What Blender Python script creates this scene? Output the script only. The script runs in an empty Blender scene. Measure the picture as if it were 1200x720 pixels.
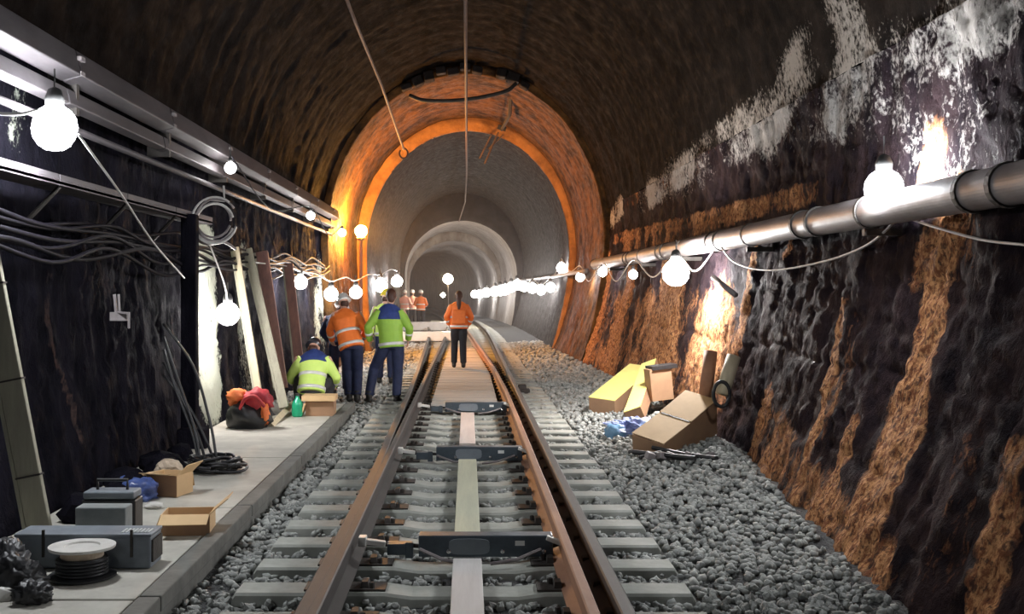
import bpy, math, random
import numpy as np
from mathutils import Vector, Matrix, Euler

# ------------------------------------------------------------------ camera, world, exposure
sc = bpy.context.scene
col = sc.collection
F = 1300.0
CAM = Vector((0, 0, 1.7))
cd = bpy.data.cameras.new('camera'); cam = bpy.data.objects.new('camera', cd); col.objects.link(cam)
cam.location = CAM; cam.rotation_euler = (math.pi/2, 0, 0)
cd.sensor_width = 36; cd.lens = F/1200*36
cd.shift_x = (600-548)/1200; cd.shift_y = -(360-340)/1200
cd.clip_start = .05; cd.clip_end = 400
sc.camera = cam
w = bpy.data.worlds.new('world'); sc.world = w; w.use_nodes = True
w.node_tree.nodes['Background'].inputs[0].default_value = (.06, .06, .08, 1)
w.node_tree.nodes['Background'].inputs[1].default_value = .02
sc.view_settings.view_transform = 'Standard'
try: sc.view_settings.look = 'None'
except Exception: pass
sc.view_settings.exposure = 0.0
sc.view_settings.gamma = 1
sc.view_settings.use_curve_mapping = False
sc.cycles.max_bounces = 5; sc.cycles.diffuse_bounces = 3; sc.cycles.glossy_bounces = 2
sc.cycles.volume_bounces = 0; sc.cycles.transmission_bounces = 3
sc.cycles.sample_clamp_indirect = 4
sc.cycles.caustics_reflective = False; sc.cycles.caustics_refractive = False
LAMP_GAIN = 1.0
HAZE = 0.0028

rnd = random.Random(7); rng = np.random.default_rng(11)
def lerp(a, b, t): return a+(b-a)*t
def at(px, py, d):                       # photo pixel + distance -> world point
    return Vector(((px-548)*d/F, d, 1.7+(340-py)*d/F))
def bend(d):                             # the tunnel drifts left beyond 36 m
    return -np.maximum(0, np.asarray(d, float)-36)**2/900.0

# ------------------------------------------------------------------ helpers
TAB = rng.random((256, 256))
def vn(x, y, seed=0):
    x = np.asarray(x, float)+seed*17.3; y = np.asarray(y, float)+seed*9.1
    xi = np.floor(x).astype(int); yi = np.floor(y).astype(int)
    fx = x-xi; fy = y-yi; fx = fx*fx*(3-2*fx); fy = fy*fy*(3-2*fy)
    g = lambda a, b: TAB[a & 255, b & 255]
    return (g(xi, yi)*(1-fx)+g(xi+1, yi)*fx)*(1-fy)+(g(xi, yi+1)*(1-fx)+g(xi+1, yi+1)*fx)*fy
def fbm(x, y, oct=4, seed=0):
    s = 0; a = .5; t = 0
    for o in range(oct):
        s = s+a*vn(x*2**o, y*2**o, seed+o*3); t += a; a *= .55
    return s/t
def sstep(a, b, x):
    t = np.clip((x-a)/(b-a), 0, 1); return t*t*(3-2*t)

def newmat(name):
    m = bpy.data.materials.new(name); m.use_nodes = True
    nt = m.node_tree; return m, nt, nt.nodes['Principled BSDF']
def N(nt, t, **k):
    n = nt.nodes.new(t)
    for a, b in k.items(): setattr(n, a, b)
    return n
def mat(name, c1, c2=None, rough=.6, metal=0, scale=6, stretch=(1, 1, 1), bump=.3, bscale=None, bdist=.01, contrast=.18, spec=.5):
    m, nt, b = newmat(name)
    c2 = c2 or tuple(x*.6 for x in c1)
    tc = N(nt, 'ShaderNodeTexCoord'); mp = N(nt, 'ShaderNodeMapping'); mp.inputs['Scale'].default_value = stretch
    nt.links.new(tc.outputs['Object'], mp.inputs[0])
    no = N(nt, 'ShaderNodeTexNoise'); no.inputs['Scale'].default_value = scale; no.inputs['Detail'].default_value = 6; no.inputs['Roughness'].default_value = .65
    nt.links.new(mp.outputs[0], no.inputs['Vector'])
    mr = N(nt, 'ShaderNodeMapRange'); mr.inputs[1].default_value = .5-contrast; mr.inputs[2].default_value = .5+contrast
    nt.links.new(no.outputs['Fac'], mr.inputs[0])
    mx = N(nt, 'ShaderNodeMix', data_type='RGBA')
    mx.inputs[6].default_value = (*c1, 1); mx.inputs[7].default_value = (*c2, 1)
    nt.links.new(mr.outputs[0], mx.inputs[0]); nt.links.new(mx.outputs[2], b.inputs['Base Color'])
    b.inputs['Roughness'].default_value = rough; b.inputs['Metallic'].default_value = metal
    b.inputs['Specular IOR Level'].default_value = spec
    if bump:
        n2 = N(nt, 'ShaderNodeTexNoise'); n2.inputs['Scale'].default_value = bscale or scale*4; n2.inputs['Detail'].default_value = 4
        nt.links.new(mp.outputs[0], n2.inputs['Vector'])
        bp = N(nt, 'ShaderNodeBump'); bp.inputs['Strength'].default_value = bump; bp.inputs['Distance'].default_value = bdist
        nt.links.new(n2.outputs['Fac'], bp.inputs['Height']); nt.links.new(bp.outputs[0], b.inputs['Normal'])
    return m
def emis(name, c, s):
    m, nt, b = newmat(name)
    b.inputs['Base Color'].default_value = (.8, .8, .8, 1)
    b.inputs['Emission Color'].default_value = (*c, 1); b.inputs['Emission Strength'].default_value = s
    return m

def rock(name, base, base2, rust1, rust2, lime, wet=.45, bump=.7, st=(1, 1, .45), spec=.22):
    """rock / soot wall: 'rust' and 'lime' vertex attributes say where the mineral deposits are, noise gives their ragged edges"""
    m, nt, b = newmat(name); L = nt.links.new
    tc = N(nt, 'ShaderNodeTexCoord')
    def noise(scale, st, det=6, rg=.65):
        mp = N(nt, 'ShaderNodeMapping'); mp.inputs['Scale'].default_value = st; L(tc.outputs['Object'], mp.inputs[0])
        n = N(nt, 'ShaderNodeTexNoise'); n.inputs['Scale'].default_value = scale; n.inputs['Detail'].default_value = det; n.inputs['Roughness'].default_value = rg
        L(mp.outputs[0], n.inputs['Vector']); return n
    def mrange(src, a, c, lo=0, hi=1):
        r = N(nt, 'ShaderNodeMapRange'); r.inputs[1].default_value = a; r.inputs[2].default_value = c; r.inputs[3].default_value = lo; r.inputs[4].default_value = hi
        L(src, r.inputs[0]); return r.outputs[0]
    def math2(op, a, c):
        n = N(nt, 'ShaderNodeMath', operation=op)
        for i, v in enumerate((a, c)):
            if isinstance(v, (int, float)): n.inputs[i].default_value = v
            else: L(v, n.inputs[i])
        return n.outputs[0]
    def mix(f, a, c):
        n = N(nt, 'ShaderNodeMix', data_type='RGBA')
        L(f, n.inputs[0])
        for i, v in ((6, a), (7, c)):
            if isinstance(v, tuple): n.inputs[i].default_value = (*v, 1)
            else: L(v, n.inputs[i])
        return n.outputs[2]
    nA = noise(2.2, st); nB = noise(7, (1.3, 1.3, .45) if st[2] < 1 else (1, .6, 1)); nC = noise(26, (1, 1, .6)); nD = noise(9, (1, 1, 1)); nE = noise(24, (1, 1, .8), 3)
    cbase = mix(mrange(nA.outputs['Fac'], .38, .62), base, base2)
    ar = N(nt, 'ShaderNodeAttribute'); ar.attribute_name = 'rust'
    al = N(nt, 'ShaderNodeAttribute'); al.attribute_name = 'lime'
    mixn = math2('ADD', math2('MULTIPLY', nB.outputs['Fac'], .62), math2('MULTIPLY', nC.outputs['Fac'], .38))
    fr = mrange(math2('ADD', ar.outputs['Fac'], mixn), .96, 1.10)
    mixl = math2('ADD', math2('MULTIPLY', nD.outputs['Fac'], .35), math2('MULTIPLY', nE.outputs['Fac'], .65))
    fl = mrange(math2('ADD', al.outputs['Fac'], mixl), .94, 1.10)
    crust = mix(mrange(nC.outputs['Fac'], .42, .58), rust1, rust2); crust = mix(mrange(nE.outputs['Fac'], .52, .62, 0, .75), crust, base2)
    c = mix(fr, cbase, crust); c = mix(fl, c, lime)
    L(c, b.inputs['Base Color']); b.inputs['Specular IOR Level'].default_value = spec
    L(mrange(nB.outputs['Fac'], .35, .65, wet-.12, wet+.25), b.inputs['Roughness'])
    h = math2('ADD', math2('MULTIPLY', nB.outputs['Fac'], .7), math2('MULTIPLY', nC.outputs['Fac'], .45))
    bp = N(nt, 'ShaderNodeBump'); bp.inputs['Strength'].default_value = bump; bp.inputs['Distance'].default_value = .05
    L(h, bp.inputs['Height']); L(bp.outputs[0], b.inputs['Normal'])
    return m

def tag(o, label=None, cat=None, group=None, kind=None):
    if label: o['label'] = label
    if cat: o['category'] = cat
    if group: o['group'] = group
    if kind: o['kind'] = kind
    return o
def empty(name, loc=(0, 0, 0), label=None, cat=None, group=None, kind=None):
    o = bpy.data.objects.new(name, None); o.empty_display_size = .1
    o.location = loc; col.objects.link(o); tag(o, label, cat, group, kind); return o
def root_loc(p):
    v = Vector((0, 0, 0))
    while p is not None: v += p.location; p = p.parent
    return v

class MB:
    def __init__(s): s.v = []; s.f = []
    def add(s, vs, fs):
        k = len(s.v); s.v += [Vector(v) for v in vs]; s.f += [tuple(i+k for i in f) for f in fs]; return s
    def box(s, c, size, rot=None, taper=1.0):
        hx, hy, hz = size[0]/2, size[1]/2, size[2]/2
        M = rot if isinstance(rot, Matrix) else (Euler(rot).to_matrix() if rot else Matrix.Identity(3))
        c = Vector(c)
        vs = [c+M @ Vector((x*hx*(taper if z > 0 else 1), y*hy*(taper if z > 0 else 1), z*hz)) for z in (-1, 1) for x, y in ((-1, -1), (1, -1), (1, 1), (-1, 1))]
        return s.add(vs, [(3, 2, 1, 0), (4, 5, 6, 7), (0, 1, 5, 4), (1, 2, 6, 5), (2, 3, 7, 6), (3, 0, 4, 7)])
    def rings(s, R, cap=True):
        n = len(R[0]); vs = [v for r in R for v in r]; fs = []
        for i in range(len(R)-1):
            for j in range(n):
                a = i*n+j; b2 = i*n+(j+1) % n
                fs.append((a, b2, b2+n, a+n))
        if cap:
            fs.append(tuple(range(n-1, -1, -1))); fs.append(tuple((len(R)-1)*n+j for j in range(n)))
        return s.add(vs, fs)
    def tube(s, pts, r, n=8, cap=True, flat=None):
        pts = [Vector(p) for p in pts]; rs = r if isinstance(r, (list, tuple)) else [r]*len(pts)
        R = []; up = None
        for i, p in enumerate(pts):
            t = (pts[min(i+1, len(pts)-1)]-pts[max(i-1, 0)]).normalized()
            if up is None: up = Vector((0, 0, 1)) if abs(t.z) < .9 else Vector((0, 1, 0))
            a = t.cross(up)
            if a.length < 1e-4: a = t.orthogonal()
            a.normalize(); b2 = a.cross(t).normalized(); up = b2
            R.append([p+(a*math.cos(q)+b2*math.sin(q)*(flat or 1))*rs[i] for q in [2*math.pi*k/n for k in range(n)]])
        return s.rings(R, cap)
    def lathe(s, prof, c=(0, 0, 0), n=20, axis=None):     # prof: (radius, height)
        c = Vector(c); M = Vector((0, 0, 1)).rotation_difference(Vector(axis).normalized()).to_matrix() if axis else Matrix.Identity(3)
        return s.rings([[c+M @ Vector((r*math.cos(2*math.pi*k/n), r*math.sin(2*math.pi*k/n), h)) for k in range(n)] for r, h in prof])
    def ball(s, c, r, n=10, m=7, rot=None):
        r = (r, r, r) if isinstance(r, (int, float)) else r
        M = rot or Matrix.Identity(3)
        R = []
        for i in range(m+1):
            t = math.pi*min(max(i/m, .03), .97)
            R.append([Vector(c)+M @ Vector((r[0]*math.sin(t)*math.cos(2*math.pi*k/n), r[1]*math.sin(t)*math.sin(2*math.pi*k/n), -r[2]*math.cos(t))) for k in range(n)])
        return s.rings(R)
    def build(s, name, m, parent=None, smooth=False, bevel=0, keep=False):
        if parent is not None: off = root_loc(parent)
        elif keep: off = Vector((0, 0, 0))
        else:
            off = Vector(((min(v.x for v in s.v)+max(v.x for v in s.v))/2, (min(v.y for v in s.v)+max(v.y for v in s.v))/2, min(v.z for v in s.v)))
        me = bpy.data.meshes.new(name); me.from_pydata([tuple(v-off) for v in s.v], [], s.f)
        me.materials.append(m); me.update()
        if smooth: me.shade_smooth()
        o = bpy.data.objects.new(name, me); col.objects.link(o)
        if parent is not None: o.parent = parent
        elif not keep: o.location = off
        if bevel:
            bm = o.modifiers.new('bevel', 'BEVEL'); bm.width = bevel; bm.segments = 2; bm.limit_method = 'ANGLE'
        return o
def link_copy(o, parent, loc=None, rot=None, scale=None):
    c = o.copy(); col.objects.link(c); c.parent = parent
    if loc is not None: c.location = loc
    if rot is not None: c.rotation_euler = rot
    if scale is not None: c.scale = scale
    return c
def spline(pts, n=8):
    pts = [Vector(p) for p in pts]; P = [pts[0]*2-pts[1]]+pts+[pts[-1]*2-pts[-2]]; out = []
    for i in range(1, len(P)-2):
        for k in range(n):
            t = k/n; a, b, c, d = P[i-1], P[i], P[i+1], P[i+2]
            out.append(.5*((2*b)+(c-a)*t+(2*a-5*b+4*c-d)*t*t+(3*b-a-3*c+d)*t**3))
    return out+[pts[-1]]

# ------------------------------------------------------------------ materials
M = {}
M['wall_r'] = rock('wet_rust_streaked_rock', (.009, .007, .010), (.032, .021, .023), (.58, .30, .14), (.20, .08, .04), (.38, .355, .33), .7, .8, (1, 1, .5), .02)
M['wall_l'] = rock('sooty_left_wall', (.0045, .0045, .007), (.013, .012, .018), (.09, .055, .045), (.04, .03, .03), (.44, .46, .38), .8, .8, (1, 1, .45), .02)
M['vault'] = rock('sooty_brown_vault', (.006, .0048, .0045), (.016, .012, .010), (.09, .055, .04), (.045, .03, .02), (.36, .32, .28), .85, .4, (1, 1, 1), .025)
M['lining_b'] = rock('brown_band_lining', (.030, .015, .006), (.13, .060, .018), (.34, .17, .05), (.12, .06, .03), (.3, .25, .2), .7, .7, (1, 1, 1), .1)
M['lit_arch_edge'] = rock('amber_lit_arch_edge', (.40, .20, .08), (.22, .11, .05), (.55, .32, .12), (.3, .15, .07), (.4, .35, .3), .6, .8, (1, 1, 1), .2)  # step face coloured bright orange to stand in for the amber lamp's light
M['lining_c'] = rock('grey_lining', (.030, .024, .023), (.016, .013, .012), (.10, .07, .05), (.06, .04, .03), (.25, .23, .22), .75, .5, (1, 1, 1), .08)
M['lining_d'] = rock('pale_lining', (.40, .37, .35), (.25, .22, .2), (.3, .2, .14), (.2, .12, .08), (.5, .48, .45), .6, .7)
M['stone'] = mat('ballast_stone', (.47, .48, .45), (.22, .23, .22), rough=.75, scale=9, contrast=.12, bump=.3)
M['bed'] = mat('ballast_bed_dark', (.10, .10, .10), (.04, .04, .04), rough=.9, scale=14, bump=1, bdist=.03)
M['sleeper'] = mat('grey_concrete_sleeper', (.46, .47, .43), (.30, .31, .27), rough=.8, scale=4, bump=.3)
M['slab'] = mat('walkway_concrete', (.60, .58, .51), (.42, .40, .35), rough=.8, scale=2.5, bump=.3)
M['kerb'] = mat('dark_kerb_concrete', (.20, .20, .18), (.11, .11, .10), rough=.85, scale=4, bump=.4)
M['rail'] = mat('rusty_rail_steel', (.060, .054, .050), (.035, .031, .029), rough=.65, metal=.1, scale=5, stretch=(1, .3, 1), bump=.2)
M['rail_top'] = mat('polished_rail_head', (.30, .27, .25), (.17, .15, .14), rough=.5, metal=.6, scale=5, stretch=(1, .2, 1), bump=.1)
M['rust_rail'] = mat('orange_rusted_blade_web', (.42, .22, .13), (.26, .13, .08), rough=.65, metal=.1, scale=4, stretch=(1, .3, 1), bump=.3)
M['chair'] = mat('dark_oily_casting', (.03, .027, .025), (.06, .05, .043), rough=.65, metal=.2, scale=12)
M['bar'] = mat('blue_grey_painted_steel', (.085, .11, .135), (.055, .07, .085), rough=.45, metal=.3, scale=6)
M['chrome'] = mat('bright_steel', (.8, .82, .84), (.55, .56, .58), rough=.25, metal=.8, scale=10, bump=.1)
M['board_w'] = mat('weathered_white_board', (.70, .68, .66), (.56, .54, .52), rough=.7, scale=3, stretch=(3, .3, 1), bump=.2)
M['board_g'] = mat('weathered_green_yellow_board', (.58, .58, .42), (.46, .47, .35), rough=.7, scale=3, stretch=(3, .3, 1), bump=.2)
M['board_p'] = mat('weathered_pink_white_board', (.76, .66, .60), (.62, .52, .48), rough=.7, scale=3, stretch=(3, .3, 1), bump=.2)
M['plank'] = mat('crossing_timber', (.50, .47, .43), (.40, .375, .35), rough=.8, scale=3, stretch=(.4, 4, 1), bump=.4)
M['wood_y'] = mat('pale_timber', (.60, .52, .36), (.45, .38, .26), rough=.7, scale=4, stretch=(3, 3, .4), bump=.3)
M['wood_g'] = mat('grey_green_timber', (.42, .40, .30), (.30, .28, .22), rough=.7, scale=4, stretch=(3, 3, .4), bump=.3)
M['wood_r'] = mat('red_brown_timber', (.30, .15, .12), (.18, .10, .09), rough=.7, scale=4, stretch=(3, 3, .4), bump=.3)
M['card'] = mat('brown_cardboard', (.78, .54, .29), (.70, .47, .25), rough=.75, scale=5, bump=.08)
M['card_d'] = mat('darker_cardboard', (.42, .25, .14), (.34, .2, .12), rough=.75, scale=5, bump=.08)  # also puts shade into sides and fronts of the lighter-topped cartons
M['card_y'] = mat('yellow_lit_cardboard', (.95, .86, .26), (.86, .74, .22), rough=.7, scale=5, bump=.08)  # bright yellow lamplight put into the colour of the carton tops
M['tape'] = mat('packing_tape', (.55, .40, .24), (.5, .36, .2), rough=.3, scale=5, bump=0)
M['pipe'] = mat('grey_pipe', (.30, .27, .27), (.16, .14, .14), rough=.5, metal=.05, scale=5, stretch=(1, .3, 1), bump=.25)
M['duct'] = mat('purple_grey_steel_trunking', (.085, .075, .08), (.045, .04, .045), rough=.6, metal=.2, scale=4, stretch=(1, .3, 1), bump=.3)
M['black'] = mat('black_rubber', (.012, .012, .014), (.03, .03, .032), rough=.45, scale=12, bump=.2)
M['cable'] = mat('white_cable', (.62, .60, .58), (.5, .48, .46), rough=.5, scale=12, bump=0)
M['cableg'] = mat('dark_grey_cable', (.010, .008, .013), (.006, .006, .008), spec=.12, rough=.6, scale=12, bump=0)
M['lampgrey'] = mat('lamp_holder_plastic', (.10, .10, .10), (.06, .06, .06), rough=.5, scale=12, bump=0)
M['wire'] = mat('brown_overhead_conductor', (.12, .07, .05), (.07, .045, .035), rough=.7, metal=.1, scale=6, bump=.1)
M['grey_case'] = mat('blue_grey_case', (.22, .25, .28), (.15, .17, .20), rough=.55, scale=5, bump=.2)
M['grey_block'] = mat('grey_block', (.27, .29, .29), (.2, .22, .22), rough=.8, scale=8, bump=.3)
M['white'] = mat('white_plastic', (.78, .76, .72), (.6, .58, .54), rough=.5, scale=6, bump=.1)
M['paper'] = mat('crumpled_brown_paper', (.62, .50, .38), (.5, .4, .3), rough=.8, scale=10)
M['bag_blue'] = mat('blue_plastic_bag', (.10, .16, .42), (.05, .07, .2), rough=.3, scale=8, bump=.4)
M['bag_lilac'] = mat('pale_blue_plastic_sheet', (.42, .46, .78), (.25, .36, .6), rough=.25, scale=8, bump=.4)
M['bag_red'] = mat('red_bag', (.55, .05, .05), (.3, .02, .04), rough=.6, scale=10, bump=.5)
M['bag_orange'] = mat('orange_cloth', (.9, .25, .06), (.75, .16, .05), rough=.7, scale=10, bump=.5)
M['navy'] = mat('navy_cloth', (.020, .030, .085), (.012, .018, .05), rough=.8, scale=14, bump=.4)
M['navy_b'] = mat('bright_navy_cloth', (.03, .06, .25), (.02, .04, .16), rough=.8, scale=14, bump=.4)
M['dark'] = mat('charcoal_cloth', (.03, .03, .036), (.02, .02, .024), rough=.8, scale=14, bump=.4)
M['hv_green'] = mat('hi_vis_green', (.32, .56, .07), (.27, .48, .06), rough=.6, scale=8, bump=.3)
M['hv_yellow'] = mat('hi_vis_yellow', (.72, .95, .24), (.62, .86, .18), rough=.6, scale=8, bump=.3)
M['hv_orange'] = mat('hi_vis_orange', (1.0, .24, .04), (.85, .18, .03), rough=.6, scale=8, bump=.3)
M['hv_pale'] = mat('hi_vis_pale_orange', (1.0, .50, .36), (.9, .4, .28), rough=.6, scale=8, bump=.3)  # paler orange, for two of the distant jackets
M['refl'] = mat('reflective_tape', (.85, .86, .84), (.72, .73, .72), rough=.3, metal=.2, scale=10, bump=0)
M['skin'] = mat('skin', (.62, .38, .28), (.55, .32, .24), rough=.55, scale=20, bump=.1)
M['hair'] = mat('dark_brown_hair', (.05, .02, .014), (.09, .035, .02), rough=.5, scale=20, stretch=(3, 3, .4), bump=.5)
M['boot'] = mat('black_boot', (.012, .012, .012), (.03, .028, .025), rough=.5, scale=14)
M['helm_w'] = mat('white_helmet', (.85, .85, .83), (.75, .75, .73), rough=.3, scale=5, bump=0)
M['helm_y'] = mat('yellow_helmet', (.9, .75, .08), (.8, .62, .06), rough=.3, scale=5, bump=0)
M['helm_b'] = mat('dark_helmet', (.02, .02, .03), (.03, .03, .04), rough=.3, scale=5, bump=0)
M['eye'] = mat('eye_dark', (.03, .02, .02), (.02, .02, .02), rough=.2, scale=5, bump=0)
m, nt, b = newmat('green_glass_plastic'); b.inputs['Base Color'].default_value = (.02, .55, .25, 1); b.inputs['Transmission Weight'].default_value = .45; b.inputs['Roughness'].default_value = .15
no = N(nt, 'ShaderNodeTexNoise'); no.inputs['Scale'].default_value = 8; rp = N(nt, 'ShaderNodeMix', data_type='RGBA'); rp.inputs[6].default_value = (.02, .55, .25, 1); rp.inputs[7].default_value = (.03, .7, .4, 1)
nt.links.new(no.outputs['Fac'], rp.inputs[0]); nt.links.new(rp.outputs[2], b.inputs['Base Color']); M['bottle'] = m

# ------------------------------------------------------------------ tunnel shell
SEC = [dict(d0=-4, d1=25, hl=3.30, hr=3.20, cr=6.75, bl=3.05, sp=2.9),
       dict(d0=25, d1=31.6, hl=3.16, hr=3.08, cr=6.58, bl=2.85, sp=2.9),
       dict(d0=31.6, d1=52, hl=2.88, hr=2.90, cr=6.24, bl=2.7, sp=2.8),
       dict(d0=52, d1=62, hl=2.66, hr=2.60, cr=4.95, bl=2.55, sp=2.4),
       dict(d0=62, d1=150, hl=2.50, hr=2.42, cr=4.45, bl=2.4, sp=2.1)]
BD = [-4, 6, 7, 8.8, 11, 20, 27, 31.6, 150]; BR = [2.2, 2.2, 2.27, 2.42, 2.66, 2.6, 2.4, 2.3, 2.2]
TS = .42                                 # parameter share of the lower wall
def prof(S, side, t, d):
    """base surface point: t = 0 at the foot, 1 at the crown"""
    t = np.asarray(t, float); d = np.asarray(d, float)
    hw = S['hr'] if side > 0 else S['hl']
    base = (np.interp(d, BD, BR) if side > 0 else np.full_like(d, S['bl']))
    base = np.minimum(base, hw-.05)
    zl = np.clip(t/TS, 0, 1); xl = base+(hw-base)*(1-(1-zl)**1.8); z1 = zl*(S['sp']+.25)-.25
    th = np.clip((t-TS)/(1-TS), 0, 1)*math.pi/2
    x = np.where(t <= TS, xl, hw*np.cos(th)); z = np.where(t <= TS, z1, S['sp']+(S['cr']-S['sp'])*np.sin(th))
    return side*x, z
def wall_hit(px, py, side=1, S=SEC[0]):  # where the view through a photo pixel meets the bare wall (used once, to find the places of the stains)
    ts = np.linspace(0.02, 1, 400); best = None
    for d in np.linspace(4.5, 25, 400):
        x, z = prof(S, side, ts, np.full(400, d))
        e = np.abs(548+x*F/d-px)+np.abs(340-(z-1.7)*F/d-py); k = int(e.argmin())
        if best is None or e[k] < best[0]: best = (e[k], x[k], d, z[k])
    return np.array(best[1:])
RUST = [([(890, 500), (930, 590), (1010, 690)], .45, .57), ([(1010, 330), (960, 520)], .3, .42), ([(1150, 420), (1120, 640)], .3, .40), ([(1140, 290), (1080, 300)], .3, .5), ([(720, 280), (860, 250), (960, 225)], .14, .55), ([(1125, 235), (1090, 330), (1078, 420), (1062, 520), (1025, 620), (995, 690)], .22, .80),
        ([(1050, 470), (1010, 600), (985, 680)], .20, .68), ([(990, 360), (968, 470), (935, 590)], .11, .68),
        ([(1003, 500), (975, 570), (945, 640)], .13, .68), ([(1195, 540), (1150, 720)], .16, .66), ([(1180, 330), (1150, 420)], .05, .4),
        ([(885, 285), (868, 400), (850, 455)], .11, .8), ([(850, 320), (838, 440)], .10, .6), ([(930, 285), (925, 300)], .06, .8),
        ([(800, 330), (775, 440)], .42, .8), ([(740, 330), (712, 435)], .5, .85), ([(690, 330), (675, 430)], .8, .9),
        ([(1100, 165), (1085, 215)], .2, .6), ([(860, 255), (800, 275), (730, 290)], .12, .5), ([(960, 215), (950, 240)], .05, .5),
        ([(910, 480), (890, 560)], .06, .4), ([(1110, 600), (1080, 700)], .07, .4), ([(940, 430), (910, 560)], .05, .4),
        ([(860, 110), (820, 190), (760, 220), (730, 235)], .25, .42), ([(1180, 150), (1150, 190)], .15, .3), ([(1040, 260), (1030, 420)], .05, .4)]
LIME = [([(1190, 60), (1010, 90), (930, 120)], .5, .50), ([(1190, 170), (1090, 180)], .35, .55), ([(900, 150), (760, 225)], .35, .45), ([(1190, 5), (1130, 30), (1085, 60)], .26, .62), ([(980, 5), (1010, 70), (985, 120)], .34, .68), ([(950, 60), (910, 130), (850, 170)], .28, .66),
        ([(1190, 190), (1140, 175), (1080, 195)], .22, .55), ([(1060, 140), (1060, 200)], .14, .45), ([(810, 195), (750, 240)], .22, .64),
        ([(730, 240), (715, 260)], .2, .6), ([(1190, 100), (1120, 110)], .15, .3), ([(1050, 110), (1020, 130)], .2, .35), ([(880, 180), (850, 200)], .1, .4)]
LIMEL = [([(240, 300), (240, 380), (245, 450)], .55, .75), ([(285, 320), (290, 470)], .5, .5), ([(375, 320), (375, 400)], .9, .45), ([(30, 110), (20, 160)], .2, .4),
         ([(60, 245), (55, 290)], .05, .35)]
RUSTL = [([(58, 320), (62, 400), (85, 470), (95, 520)], .06, .6), ([(150, 250), (152, 330)], .04, .5), ([(200, 370), (205, 440)], .05, .45), ([(260, 100), (340, 180)], .3, .4), ([(380, 180), (400, 230)], .4, .4),
         ([(700, 200), (690, 240)], .3, .4)]
def strokes(lst, side):
    return [([wall_hit(a, b_, side) for a, b_ in pts], w_, s_) for pts, w_, s_ in lst]
def mask(P, S):
    out = np.zeros(len(P))
    for pts, w_, s_ in S:
        dm = np.full(len(P), 1e9)
        for a, b_ in zip(pts[:-1], pts[1:]):
            ab = b_-a; t = np.clip(((P-a) @ ab)/(ab @ ab+1e-9), 0, 1); dm = np.minimum(dm, np.linalg.norm(P-(a+t[:, None]*ab), axis=1))
        out = np.maximum(out, s_*(1-sstep(w_*.55, w_*1.6, dm)))
    return out
def grid_mesh(name, P, nt_, nd, m, attrs=None, flip=False, parent=None):
    me = bpy.data.meshes.new(name); idx = np.arange(nt_*nd).reshape(nt_, nd)
    a, b_, c, d = idx[:-1, :-1].ravel(), idx[:-1, 1:].ravel(), idx[1:, 1:].ravel(), idx[1:, :-1].ravel()
    q = np.stack([a, d, c, b_] if flip else [a, b_, c, d], 1)
    me.vertices.add(len(P)); me.vertices.foreach_set('co', P.astype(np.float32).ravel())
    me.loops.add(q.size); me.loops.foreach_set('vertex_index', q.ravel().astype(np.int32))
    me.polygons.add(len(q)); me.polygons.foreach_set('loop_start', np.arange(0, q.size, 4, dtype=np.int32)); me.polygons.foreach_set('loop_total', np.full(len(q), 4, np.int32))
    me.update(calc_edges=True); me.shade_smooth(); me.materials.append(m)
    for k, v in (attrs or {}).items():
        at_ = me.attributes.new(k, 'FLOAT', 'POINT'); at_.data.foreach_set('value', v.astype(np.float32))
    o = bpy.data.objects.new(name, me); col.objects.link(o)
    if parent is not None: o.parent = parent
    return tag(o, kind='structure')
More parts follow.
